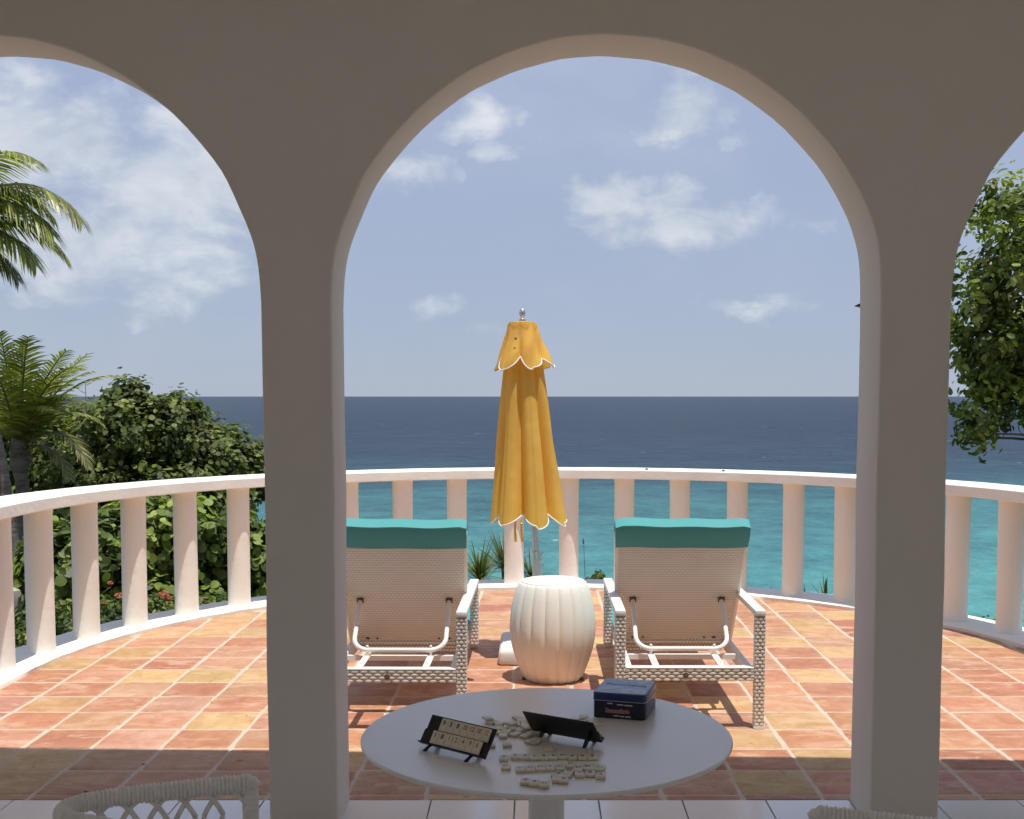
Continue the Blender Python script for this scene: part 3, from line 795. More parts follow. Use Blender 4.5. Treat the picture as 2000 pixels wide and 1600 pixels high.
# tree on the right, beyond the balustrade
tr = thing('broadleaf_tree', 'leafy green tree overhanging the right end of the balustrade', 'tree', (5.75, 10.6, -1.0))
TRL = [((-1.25, 0, 3.5), (.90, .9, 1.02), 5), ((-.5, 0, 3.9), (.9, .9, .8), 2), ((-1.15, 0, 2.75), (.75, .7, .42), 2.2), ((-1.80, -.1, 2.38), (.28, .4, .34), .55), ((-1.62, 0, 3.0), (.42, .6, .5), 1.2), ((.4, 0, 3.4), (1.4, 1.1, 1.0), 1.6), ((-1.35, 0, 4.25), (.5, .5, .32), .6)]
GR = [(.10, .135, .018), (.13, .17, .024), (.075, .10, .016), (.17, .20, .035), (.05, .07, .014), (.14, .15, .035)]
o, cp = crown(TRL, 900, 20, .15, .086, [(r * .82, g * .80, b_ * .9) for r, g, b_ in GR], 'crown', 'leaf_soft', tr, 'oval', upb=.35, fill=.25, var=.5)
b = MB(); b.tube([(0, 0, 0), (.05, 0, .9), (-.1, .05, 1.7), (-.15, 0, 2.3)], [.16, .13, .115, .10], 12); b.build('trunk', 'bark', tr, smooth=60)
b = MB()
for q in cp[RNG.choice(len(cp), 70, replace=False)]:
    t_ = Vector(q); s = Vector((-.1, .03, 1.9)); m_ = s.lerp(t_, .55) + Vector((0, 0, .18))
    P = [s * (1 - u) ** 2 + m_ * (2 * u * (1 - u)) + t_ * u * u for u in [k / 8 for k in range(9)]]
    b.tube(P, [.035 * (1 - .88 * k / 8) for k in range(9)], 6)
b.build('limbs', 'bark', tr, smooth=60)

# strappy plants and succulents outside the kerb
def spiky(label, px, py, Y, n, L, w, cols, up=.9, zb=-.55, name='yucca_plant', tall=0.0):
    c = gy(px, py, Y); t = thing(name, label, 'plant', (c.x, Y, zb), 0, 'spiky plants outside the kerb')
    h = c.z - zb
    b = MB(); b.tube([(0, 0, 0), (.01, 0, h * .5), (0, 0, h)], [.03, .028, .025], 8); b.build('stem', 'bark', t)
    b = MB(); tn = []
    for k in range(n):
        az = random.uniform(0, 2 * PI); el = random.uniform(.05, 1.5) * up
        d = Vector((math.cos(az) * math.cos(el), math.sin(az) * math.cos(el), math.sin(el))); p = Vector((0, 0, h + random.uniform(-.04, .03))); l = L * random.uniform(.75, 1.1)
        sd = d.cross(Vector((0, 0, 1))); sd = sd.normalized() if sd.length > .05 else Vector((1, 0, 0)); vs = []
        for j in range(5):
            ww = w * (.7, 1, .9, .6, .05)[j]; vs += [p + sd * ww, p - sd * ww]
            d = (d + Vector((0, 0, -.10))).normalized(); p = p + d * l / 4
        b.add(vs, [(2 * j, 2 * j + 1, 2 * j + 3, 2 * j + 2) for j in range(4)])
        cc = random.choice(cols); g = random.uniform(.7, 1.3); tn += [(cc[0] * g, cc[1] * g, cc[2] * g, 1)] * 10
    o = b.build('leaves', 'palm_leaf', t); set_tint(o.data, tn)
YU = [(.10, .14, .05), (.15, .19, .065), (.23, .25, .07), (.075, .105, .04), (.28, .28, .08)]
spiky('yellow-green yucca between the two columns left of the umbrella pole', 936, 1130, 10.05, 120, .36, .008, YU, .95)
spiky('darker yucca with long upright leaves just left of the umbrella pole', 985, 1110, 10.3, 110, .40, .0075, YU[:2] + [YU[3]], .95)
spiky('yucca whose leaves show right beside the umbrella pole', 1036, 1125, 10.4, 60, .30, .0075, YU[:2] + [YU[3]], .8)
spiky('yucca with leaf tips peeping over the back of the left lounger', 787, 1052, 10.6, 40, .30, .009, [YU[3], YU[0]], 1.0)
spiky('tuft of thin blades at the kerb right of the right lounger', 1612, 1182, 9.5, 26, .26, .007, [YU[0], YU[3], YU[1]], 1.15, name='grass_tuft')
spiky('small tuft of blades at the kerb behind the right lounger arm', 1505, 1178, 9.7, 18, .16, .006, [YU[0], YU[3]], 1.15, name='grass_tuft')
spiky('faint tuft of blades at the kerb between two columns right of the lounger', 1570, 1180, 9.6, 14, .15, .006, [YU[0], YU[3]], 1.15, name='grass_tuft')
def succulent(label, px, py, Y, w, h, n):
    c = gy(px, py, Y); t = thing('small_bush', label, 'plant', (c.x, Y, -.55), 0, 'small leafy plants at the kerb')
    zc = c.z + .55
    o, cp = crown([((0, 0, zc - h * .4), (w, w, h), 1)], n, 10, .035, .045, [(.07, .11, .02), (.10, .14, .03), (.045, .07, .018), (.12, .13, .03)], 'leaves', 'leaf_glossy', t, 'oval', upb=.5, fill=.2)
    branches((0, 0, 0), cp[RNG.choice(len(cp), 5, replace=False)], .01, t, 'stem')
succulent('little leafy plant at the kerb just right of the drum stool', 1148, 1137, 9.9, .05, .05, 22)
succulent('little leafy plant at the kerb left of the right lounger arm', 1170, 1128, 9.9, .06, .09, 30)
succulent('round little plant at the kerb by the right-hand columns, left of a pair', 1914, 1211, 8.75, .05, .035, 20)
succulent('round little plant at the kerb by the right-hand columns, right of a pair', 1944, 1217, 8.7, .05, .03, 18)
c = gy(1142, 1085, 10.1); t = thing('dry_weed', 'single thin dark stem rising right of the umbrella pole', 'plant', (c.x, 10.1, -.6)); b = MB()
b.tube([(0, 0, 0), (.015, 0, c.z * .4 + .3), (-.01, 0, c.z + .6 + .12)], [.006, .004, .002], 5); b.build('stem', 'bark', t)
b = MB(); b.lathe([(.004, 0), (.01, .02), (.004, .05)], 6, (-.012, 0)); o = b.build('bud', 'bark', t); o.location.z = c.z + .7
# pale boulder in the garden
c = gy(8, 1148, 9.3); b = MB(); b.lathe([(.10, -.2), (.13, -.05), (.11, .03), (.05, .06), (.01, .065)], 12, rf=lambda t, i: 1 + .18 * math.sin(3 * t + i) + .1 * math.sin(5 * t))
o = b.build('boulder', 'rock_pale', smooth=50); o.location = (c.x, 9.3, c.z - .05); tag(o, 'pale boulder in the garden behind the leftmost column', 'rock')

# ------------------------------------------------------------------ sun loungers
def fabric_slab(name, m, parent, corners_lo, corners_hi, th, nu=14, nv=10, puff=.012, seed=0.0):
    """cushion panel between two edges (lo: left,right ; hi: left,right), thickness th along normal"""
    a, b_, c, d = [Vector(v) for v in (*corners_lo, *corners_hi)]
    nn = (b_ - a).cross(c - a).normalized(); m_ = MB(); vs = {}
    for side in (0, 1):
        for j in range(nv + 1):
            for i in range(nu + 1):
                u, v = i / nu, j / nv
                p = a.lerp(b_, u).lerp(c.lerp(d, u), v)
                e = min(u, 1 - u, v * 2.2, (1 - v) * 2.2) * 8; rd = math.sqrt(max(0, 1 - (1 - min(1, e)) ** 2))
                off = th / 2 * rd + puff * rd * (.3 + .5 * hash_noise(u * 3.1 + seed, v * 2.7)) * .5
                vs[(side, i, j)] = len(m_.v); m_.v.append(tuple(p + nn * (th / 2 + (off if side else -off))))
    for side in (0, 1):
        for j in range(nv):
            for i in range(nu):
                q = (vs[(side, i, j)], vs[(side, i + 1, j)], vs[(side, i + 1, j + 1)], vs[(side, i, j + 1)])
                m_.f.append(q if side else q[::-1])
    return m_.build(name, m, parent, smooth=180)
def lounger(label, loc, rotz, dtop=0.0):
    t = thing('sun_lounger', label, 'sun lounger', loc, rotz, 'sun loungers facing the sea')
    hw, pw = .35, .05; LY = 1.85
    HINGE = Vector((0, .68, .285)); TOP = Vector((0, .326 + dtop, .882))
    for s in (-1, 1):
        xo, xi = s * hw, s * (hw - pw); x0, x1 = min(xo, xi), max(xo, xi)
        b = MB(); b.box(x0 + .003, x1 - .003, .003, .047, 0, .53); o = b.build('rear_leg', 'wicker_gap_shade', t)
        w = MB()
        w.weave((x0, .003, .012), (pw, 0, 0), (0, 0, .515), 2, 30, .0042, .06)
        w.weave((x1 - .003, .0, .012), (0, .05, 0), (0, 0, .515), 2, 30, .0042, .06)
        w.weave((x0 + .003, .05, .012), (0, -.05, 0), (0, 0, .515), 2, 30, .0042, .06)
        w.build('weave', 'wicker_white', o, smooth=180, kind='stuff')
        b = MB(); b.box(x0 - .001, x1 + .001, 0, .05, -.0, .012); b.build('foot_cap', 'paint_white_metal', o)
        b = MB(); b.box(x0, x1, -.002, .98, .531, .56); b.build('arm', 'resin_white', t, bevel=.006)
        b = MB(); b.box(x0 + .004, x1 - .004, .935, .975, .20, .530); o = b.build('arm_post', 'wicker_gap_shade', t)
        w = MB()
        w.weave((x1 - .004, .935, .205), (0, .04, 0), (0, 0, .325), 2, 18, .004, .06)
        w.weave((x0 + .004, .975, .205), (0, -.04, 0), (0, 0, .325), 2, 18, .004, .06)
        w.weave((x0 + .004, .935, .205), (x1 - x0 - .008, 0, 0), (0, 0, .325), 2, 18, .004, .06)
        w.build('weave', 'wicker_white', o, smooth=180, kind='stuff')
        xa, xb = (s * (hw - pw) - s * .034, s * (hw - pw) - s * .002); xa, xb = min(xa, xb), max(xa, xb)
        b = MB(); b.box(xa, xb, .0505, LY - .05, .228, .287); b.build('side_rail', 'resin_white', t, bevel=.004)
        b = MB(); b.box(x0 - s * .06, x1 - s * .06, LY - .05, LY, 0, .2275); b.build('front_leg', 'resin_white', t, bevel=.004)
    b = MB(); b.box(-hw + pw + .001, hw - pw - .001, .004, .046, .228, .284); o = b.build('rear_rail', 'wicker_gap_shade', t)
    w = MB(); w.weave((-hw + pw, .004, .226), (2 * (hw - pw), 0, 0), (0, 0, .058), 14, 4, .0045, .05); w.build('weave', 'wicker_white', o, smooth=180, kind='stuff')
    b = MB(); b.box(-hw + pw + .001, hw - pw - .001, .001, .05, .2845, .291); b.build('rail_cap', 'paint_white_metal', t, bevel=.002)
    b = MB(); b.lathe([(.001, 0), (.014, 0), (.013, .003), (.001, .004)], 14); o = b.build('rail_plate', 'rust_bracket', t); o.location = (-.02, -.001, .255); o.rotation_euler = (PI / 2, 0, 0)
    b = MB(); b.box(-hw + pw, hw - pw, LY - .045, LY - .005, .228, .285); b.build('front_rail', 'resin_white', t, bevel=.004)
    # cross bar, seat deck
    b = MB(); b.box(-hw + .09, hw - .09, .72, .76, .215, .283); o = b.build('cross_bar', 'wicker_gap_shade', t)
    w = MB(); w.weave((-hw + .09, .72, .215), (2 * hw - .18, 0, 0), (0, 0, .068), 30, 4, .003); w.build('weave', 'wicker_white', o, smooth=180, kind='stuff')
    b = MB(); b.box(-hw + .09, hw - .09, .765, LY - .05, .262, .284); b.build('seat_deck', 'wicker_white', t)
    # backrest
    wl, wt = .293, .317
    a, b_, c, d = HINGE + Vector((-wl, 0, 0)), HINGE + Vector((wl, 0, 0)), TOP + Vector((-wt, 0, 0)), TOP + Vector((wt, 0, 0))
    upd = (TOP - HINGE).normalized(); fn = Vector((1, 0, 0)).cross(upd)        # faces the camera side (rear)
    th = .026; m_ = MB()
    vs = [a, b_, d, c]; vs2 = [v - fn * th for v in vs]
    m_.add(vs + vs2, [(0, 1, 2, 3), (7, 6, 5, 4), (0, 4, 5, 1), (1, 5, 6, 2), (2, 6, 7, 3), (3, 7, 4, 0)])
    back = m_.build('backrest', 'wicker_gap_shade_mid', t)
    w = MB()
    nrow = 46
    for j in range(nrow):
        u0, u1 = j / nrow, (j + 1) / nrow
        p0, p1, p2 = a.lerp(c, u0), b_.lerp(d, u0), a.lerp(c, u1)
        o_ = p0 + fn * .001
        if j % 2: w.weave(o_, p1 - p0, p2 - p0, 30, 1, .0045, .04)
        else: w.weave(o_ - (p1 - p0) * (.5 / 30), (p1 - p0) * (31 / 30), p2 - p0, 31, 1, .0045, .04)
    w.build('weave', 'wicker_white', back, smooth=180, kind='stuff')
    for s, e0, e1 in ((-1, a, c), (1, b_, d)):
        b = MB(); b.bar(e0 + Vector((s * .006, 0, 0)) - fn * th / 2, e1 + Vector((s * .006, 0, 0)) - fn * th / 2, .014, th + .012, up=fn); b.build('edge_trim', 'wicker_white', back)
    b = MB(); b.bar(HINGE + Vector((-wl, 0, -.012)), HINGE + Vector((wl, 0, -.012)), .02, .008); b.build('hinge_bar', 'paint_white_metal', t)
    for s in (-1, 1):
        for k in (0, 1):
            b = MB(); q = HINGE + Vector((s * (.21 - .05 * k), 0, 0)) + fn * .006 + upd * .012; b.bar(q, q + upd * .010, .018 if k == 0 else .008, .006, up=fn); b.build('hinge_tab', 'rust_bracket', back)
    # prop: bent tube from the backrest to the slats
    BR = HINGE.lerp(TOP, .40) + fn * .012
    pts = []; xs = .225; yb, zb = .285, .318
    def arc(cx_, cz_, a0, a1, r): return [(cx_ + r * math.cos(q), cz_ + r * math.sin(q)) for q in np.linspace(a0, a1, 8)]
    vdir = Vector((0, yb - BR.y, zb - BR.z)); Lv = vdir.length; vh = vdir.normalized(); rr = .075
    pts.append(Vector((-xs, BR.y, BR.z)))
    for (u, w_) in arc(rr, rr, PI, 1.5 * PI, rr): pts.append(Vector((-xs + u, yb, zb)) - vh * w_)
    for (u, w_) in arc(-rr, rr, 1.5 * PI, 2 * PI, rr): pts.append(Vector((xs + u, yb, zb)) - vh * w_)
    pts.append(Vector((xs, BR.y, BR.z)))
    b = MB(); b.tube(pts, .0115, 12); b.build('prop_tube', 'paint_white_metal', t, smooth=60)
    for s in (-1, 1):
        b = MB(); p = Vector((s * xs, BR.y, BR.z)); b.bar(p - upd * .012, p + upd * .014, .034, .016, up=fn); b.build('bracket', 'rust_bracket', t, bevel=.002)
        x = s * .155
        b = MB(); b.box(x - .016, x + .016, .051, .3, .286, .292); o = b.build('slat', 'paint_white_metal', t)
        h = MB()
        for q in (.10, .135): h.lathe([(.004, .2922), (.004, .2932)], 8, (x, q))
        h.build('hole', 'rust_bracket', o)
        b = MB(); b.lathe([(.007, .29), (.007, .338), (.004, .342)], 8, (x, .285)); b.build('stop_pin', 'paint_white_metal', t)
    b = MB(); b.box(-hw + .085, hw - .085, .30, .325, .262, .286); b.build('slat_bar', 'paint_white_metal', t)
    # mattress
    f = -fn
    off = f * (th + .004)
    fabric_slab('seat_cushion', 'teal_fabric', t, ((-.30, LY - .06, .286), (.30, LY - .06, .286)), ((-.30, .74, .286), (.30, .74, .286)), -.07)
    e = upd * .028
    fabric_slab('back_cushion', 'teal_fabric', t, (b_ + off + Vector((-.0, 0, 0)) + upd * .06, a + off + upd * .06), (d + off + e, c + off + e), .065)
    # hood of the cover folded over the top of the backrest
    w2 = wt + .012; m_ = MB(); k = 20; secs = []
    p_back = TOP - upd * .082 + fn * .010; p_tb = TOP + upd * .036 + fn * .008; p_tf = TOP + upd * .044 - fn * .062; p_fr = TOP - upd * .05 - fn * .103
    for i in range(k + 1):
        u = i / k; x = -w2 + 2 * w2 * u; wv_ = hash_noise(u * 1.1 + loc[0], 1.0)
        sg = .006 * wv_; endr = .010 * max(0, abs(u - .5) * 2 - .93) / .07
        secs.append([p_back + Vector((x * (1 - .012), 0, 0)) + upd * sg * .6, p_back.lerp(p_tb, .5) + Vector((x, 0, 0)) + fn * (.004 * wv_), p_tb - upd * .012 + Vector((x, 0, 0)) + upd * (sg - endr), p_tb + Vector((x, 0, 0)) - fn * .008 + upd * (sg + .004 - endr), p_tf + Vector((x, 0, 0)) + upd * (sg - endr), p_tf - upd * .02 - fn * .012 + Vector((x, 0, 0)), p_fr + Vector((x, 0, 0))])
    ns = len(secs[0])
    for s_ in secs: m_.v += [tuple(q) for q in s_]
    m_.f = [(i * ns + q, (i + 1) * ns + q, (i + 1) * ns + q + 1, i * ns + q + 1) for i in range(k) for q in range(ns - 1)]
    m_.f += [tuple(range(ns)), tuple(k * ns + q for q in reversed(range(ns)))]
    m_.build('cover_hood', 'teal_fabric', t, smooth=50)
    return t
lounger('white woven sun lounger with teal cushion right of the drum stool', (.722, 5.40, 0), 0.0)
lounger('white woven sun lounger with teal cushion behind the left pillar', (-.665, 5.37, 0), R(-.6))

# ------------------------------------------------------------------ drum stool
drum = thing('drum_stool', 'cream ribbed barrel-shaped stool between the two loungers', 'stool', (.097, 6.40, 0))
prof = [(.150, 0), (.163, .012), (.185, .06), (.210, .13), (.228, .20), (.2365, .27), (.2345, .34), (.225, .41), (.208, .48), (.190, .525), (.180, .537)]
NF = 18
def flute(t, i): 
    s = abs(math.sin(NF / 2 * t + .3)); return 1 - .040 * (1 - s) ** 2.2 * (.55 if i in (0, len(prof) - 1) else 1)
b = MB(); b.lathe(catmull(prof, 3), NF * 12, rf=lambda t, i: 1 - .050 * (1 - abs(math.sin(NF / 2 * t + .3))) ** 1.9, cap=True)
b.build('body', 'drum_resin', drum, smooth=60)
b = MB(); b.lathe([(.1745, .5365), (.172, .5435), (.164, .546), (.001, .546)], 64); b.build('top', 'drum_resin', drum, smooth=40)
b = MB(); b.lathe([(.13, 0.0), (.14, .02)], 40); o = b.build('foot_ring', 'rust_bracket', drum); o.location.z = -.0
for k in range(2):  # small dark blocks standing in for the shadow bits at the stool's foot
    b = MB(); b.box(-.014, .014, -.012, .012, 0, .014); o = b.build('foot_shadow', 'rust_bracket', drum, bevel=.004); o.location = ((-.155, .155)[k], -.045, 0)

# ------------------------------------------------------------------ closed yellow parasol
um = thing('parasol', 'closed yellow canvas parasol with white piping standing behind the drum stool', 'parasol', (.035, 6.98, 0))
BASE = Vector((.0, 0, .0)); tilt = Vector((-.058, 0, 1)).normalized()
AX = lambda z: Vector((-.058 * (z - .1), 0, z))
b = MB(); b.add([(-.25, -.29, 0), (.25, -.29, 0), (.25, .25, 0), (-.25, .25, 0), (-.245, -.285, .085), (.245, -.285, .085), (.245, .245, .085), (-.245, .245, .085), (-.16, -.18, .115), (.16, -.18, .115), (.16, .16, .115), (-.16, .16, .115)],
                [(0, 3, 2, 1), (0, 1, 5, 4), (1, 2, 6, 5), (2, 3, 7, 6), (3, 0, 4, 7), (4, 5, 9, 8), (5, 6, 10, 9), (6, 7, 11, 10), (7, 4, 8, 11), (8, 9, 10, 11)])
b.build('base', 'concrete_base', um, bevel=.022, seg=3)
b = MB(); b.tube([AX(.1), AX(.35), AX(.62)], .0285, 16); b.build('pole_sleeve', 'pole_white', um, smooth=40)
b = MB(); b.tube([AX(.60), AX(1.2), AX(2.0)], .0205, 14); b.build('pole', 'aluminium', um, smooth=40)
b = MB(); b.tube([AX(.58), AX(.63), AX(.632)], [.031, .031, .022], 16); b.build('collar', 'aluminium', um, smooth=40)
def cloth(z_top, z_bot, r_top, r_bot, amp0, amp1, dip, nfold=8, ns=46, nt=240, seed=0.0, flare=1.0, phase=.2, flat=0.0, skew=0.0):
    vs = []; edge = []
    rp = random.Random(int(seed * 100) + 3); fa = [rp.uniform(.6, 1.25) for _ in range(nfold)]; fo = [rp.uniform(-.16, .16) for _ in range(nfold)]; fd = [rp.uniform(.6, 1.35) for _ in range(nfold)]
    for i in range(ns + 1):
        s = i / ns
        for k in range(nt):
            t = 2 * PI * k / nt
            g = (t + phase) / (2 * PI) * nfold; q = int(g) % nfold; fr = g - int(g)
            fr = min(1, max(0, fr + fo[q] * s * math.sin(PI * fr)))
            wave = math.cos(2 * PI * fr)                                   # +1 at ribs, -1 in the valley between
            w = 1 - 2 * abs(math.sin(PI * fr)) ** 3.2
            a = (amp0 + (amp1 - amp0) * s) * fa[q]
            r = (r_top + (r_bot - r_top) * s ** flare) * (1 + a * w - a * .25) 
            r += .007 * math.sin(t * 3 + s * 7 + seed) * s + .004 * math.sin(t * 11 + s * 9 + seed * 2) * s
            tw = t + .10 * s * math.sin(2 * PI * fr) * fd[q] * .9
            z = z_top + (z_bot - z_top) * s
            if i > ns * .55: z -= dip * ((i / ns - .55) / .45) ** 1.6 * wave * (fd[q])
            c = AX(z); p = c + Vector((r * math.cos(tw) + skew * s, r * math.sin(tw), 0))
            vs.append(p)
            if i == ns: edge.append(p)
    fs = [(i * nt + k, i * nt + (k + 1) % nt, (i + 1) * nt + (k + 1) % nt, (i + 1) * nt + k) for i in range(ns) for k in range(nt)]
    return vs, fs, edge
vs, fs, edge = cloth(1.97, .835, .086, .200, .05, .26, .042, nfold=7, seed=1.0, flare=.95, skew=-.036, phase=1.35)
b = MB(); b.add(vs, fs); can = b.build('canopy', 'yellow_canvas', um, smooth=180)
b = MB(); b.tube(edge + [edge[0]], .0044, 6, cap=False); b.build('piping', 'piping_white', can, smooth=180)
vs, fs, edge = cloth(1.982, 1.740, .080, .160, .02, .17, .034, nfold=6, ns=22, seed=2.3, flare=1.15, phase=.25)
b = MB(); b.add(vs, fs)
top = [i for i in range(240)]
b.v.append(tuple(AX(1.992))); b.f += [(len(b.v) - 1, (k + 1) % 240, k) for k in range(240)]
cap_ = b.build('vent_cap', 'yellow_canvas', um, smooth=60)
b = MB(); b.tube(edge + [edge[0]], .0042, 6, cap=False); b.build('piping', 'piping_white', cap_, smooth=180)
b = MB(); c = AX(1.99); b.lathe([(.016, c.z), (.016, c.z + .012), (.009, c.z + .018), (.012, c.z + .028), (.018, c.z + .042), (.0185, c.z + .052), (.013, c.z + .068), (.003, c.z + .077)], 16, (c.x, c.y)); b.build('finial', 'aluminium', um, smooth=60)
for k in range(8):
    a = 2 * PI * (k / 8) - .2; c = AX(.80); b = MB(); r = .185
    b.lathe([(.004, .795), (.008, .80), (.007, .812), (.003, .818)], 8, (c.x - .036 + r * math.cos(a), r * math.sin(a))); b.build('rib_tip', 'brass', um, smooth=60)
for dx in (-.150, -.112):
    b = MB(); b.tube([(dx, -.165, .84), (dx - .002, -.17, .77), (dx + .004, -.168, .705)], [.005, .006, .009], 8); b.build('tie_strap', 'yellow_canvas', um, smooth=60)
p = gy(1008, 664, 6.98); b = MB(); b.lathe([(.001, 0), (.007, 0), (.007, .004), (.001, .005)], 10); o = b.build('eyelet', 'black_metal', um); o.rotation_euler = (PI / 2 - .3, 0, 0); o.location = (p.x - .035, -.128, p.z)

# ------------------------------------------------------------------ round table
TZ = .73; TC = Vector((.028, 2.82, 0)); TR = .449
tb = thing('round_table', 'round white pedestal table under the middle arch', 'table', (TC.x, TC.y, 0))
b = MB(); b.lathe([(.001, TZ - .0125), (TR - .012, TZ - .0125), (TR - .002, TZ - .0105), (TR, TZ - .007), (TR, TZ - .003), (TR - .0025, TZ), (.001, TZ)], 128); b.build('tabletop', 'table_lacquer', tb, smooth=30)
b = MB(); b.lathe([(.10, TZ - .0128), (.10, TZ - .020), (.0445, TZ - .026), (.0440, .022)], 48, (0, .02)); b.build('column', 'table_lacquer', tb, smooth=40)
b = MB(); b.lathe([(.24, .0), (.24, .008), (.235, .012), (.06, .016), (.044, .022)], 64, (0, .02)); b.build('base_plate', 'table_lacquer', tb, smooth=40)

# ------------------------------------------------------------------ writing helper
TXT = {}
def text_mesh(s, size, depth=.0):
    key = (s, round(size, 5))
    if key not in TXT:
        cu = bpy.data.curves.new('txt', 'FONT'); cu.body = s; cu.size = size; cu.align_x = 'CENTER'; cu.align_y = 'CENTER'; cu.resolution_u = 3
        cu.offset = size * .022
        o = bpy.data.objects.new('txt', cu); COL.objects.link(o)
        me = bpy.data.meshes.new_from_object(o.evaluated_get(bpy.context.evaluated_depsgraph_get()))
        bpy.data.objects.remove(o); TXT[key] = me
    return TXT[key]
def put_text(name, s, size, m, parent, loc, rot=(0, 0, 0), sx=1.0):
    me = text_mesh(s, size).copy(); me.materials.clear(); me.materials.append(MATS[m])
    o = bpy.data.objects.new(name, me); COL.objects.link(o); o.parent = parent; o.location = loc; o.rotation_euler = rot; o.scale = (sx, 1, 1)
    return o

# ------------------------------------------------------------------ game racks
TW, TH, TT = .0216, .0312, .0060
tb_ = MB(); tb_.box(-TW / 2 + .0003, TW / 2 - .0003, -TH / 2, TH / 2, 0, TT)
o = tb_.build('proto', 'game_cream', bevel=.0012, seg=2); GT = o.data; bpy.data.objects.remove(o)
def game_tile(label, num, ink, mtx=None, loc=None, rotz=0.0, group=None, flip=False):
    t = bpy.data.objects.new('game_tile', GT); COL.objects.link(t); tag(t, label, 'game tile', group)
    if mtx is not None: t.matrix_world = mtx
    else: t.location = loc; t.rotation_euler = (0, 0, rotz)
    if num is not None:
        put_text('number', num, .0165, ink, t, (0, .0045, TT + .00025), (0, 0, PI if flip else 0), .80 if len(num) > 1 else 1.0)
    return t
def rack(label, A, B, lean, sgn, zb):
    """A,B: world xy of the ends of the front bottom edge as the player sees them; lean back from vertical"""
    A, B = Vector((*A, 0)), Vector((*B, 0)); L = (B - A).length; ux = (B - A).normalized()
    t = thing('tile_rack', label, 'tile rack', ((A.x + B.x) / 2, (A.y + B.y) / 2, TZ), math.atan2(ux.y, ux.x), 'black tile racks')
    # face frame: s runs up the slope, n out of the face (towards -y)
    S_ = Vector((0, math.sin(lean), math.cos(lean))); N_ = Vector((0, -math.cos(lean), math.sin(lean))); O = Vector((0, 0, zb))
    pt = lambda s, n: (O + S_ * s + N_ * n).yz[:]
    b = MB(); b.prism([pt(0, .004), pt(0, .0135), pt(.0032, .0135), pt(.0032, .0055), pt(.0335, .0045), pt(.0335, .0028), pt(.0365, .0028), pt(.0365, -.0005), pt(.072, -.0008), pt(.072, -.0038), pt(.0, -.001)], -L / 2, L / 2)
    b.build('body', 'rack_black', t)
    for x in (-L * .34, L * .30):
        b = MB(); q = Vector((x, 0, 0))
        b.prism([(-.024, .0), (-.024, .003), (-.006, zb + .002), (.020, zb + .010), (.034, .003), (.034, 0), (.026, 0), (.012, zb + .001), (-.006, zb - .002), (-.016, 0)], x - .003, x + .003); b.build('foot', 'rack_black', t)
    b = MB(); b.box(-L / 2 - .0022, -L / 2 + .0002, -.001, .001, 0, .001)
    mw = Matrix.Translation(t.location) @ Matrix.Rotation(t.rotation_euler.z, 4, 'Z')
    def slot(x, s, n):
        Xc, Yc, Zc = Vector((1, 0, 0)), S_, N_
        p = O + S_ * (s + TH / 2) + N_ * n + Vector((x, 0, 0))
        m = Matrix(((Xc.x, Yc.x, Zc.x, p.x), (Xc.y, Yc.y, Zc.y, p.y), (Xc.z, Yc.z, Zc.z, p.z), (0, 0, 0, 1)))
        return mw @ m
    return t, slot, L
pA, pB = gz(822, 1450, TZ + .010), gz(948, 1482, TZ + .010)
rk, slot, L = rack('black rack facing the camera holding two rows of numbered tiles', pA.xy, pB.xy, R(33), 1, .008)
UP = [('9', 'ink_black'), ('5', 'ink_black'), ('8', 'ink_black'), ('10', 'ink_red'), ('12', 'ink_red'), ('10', 'ink_red'), ('12', 'ink_orange')]
LO = [('1', 'ink_black'), ('8', 'ink_black'), ('1', 'ink_orange'), ('2', 'ink_orange'), ('4', 'ink_orange'), ('9', 'ink_orange'), ('6', 'ink_orange')]
ORD = ['first', 'second', 'third', 'fourth', 'fifth', 'sixth', 'seventh', 'eighth', 'ninth', 'tenth', 'eleventh']
pitch = min(TW, (L * .80) / 7)
for i, (nmb, ink) in enumerate(UP):
    game_tile(f'cream tile marked {nmb}, {ORD[i]} from left in the upper row of the facing rack', nmb, ink, slot(L / 2 - .009 - TW * (6.5 - i), .0370, .0002), group='tiles standing in the rack')
for i, (nmb, ink) in enumerate(LO):
    game_tile(f'cream tile marked {nmb}, {ORD[i]} from left in the lower row of the facing rack', nmb, ink, slot(L / 2 - .016 - TW * (6.5 - i), .0036, .0058), group='tiles standing in the rack')
pA, pB = gz(1176, 1452, TZ + .008), gz(1040, 1428, TZ + .008)
rack('black rack with its plain back to the camera, right of the facing rack', pA.xy, pB.xy, R(36), 1, .010)

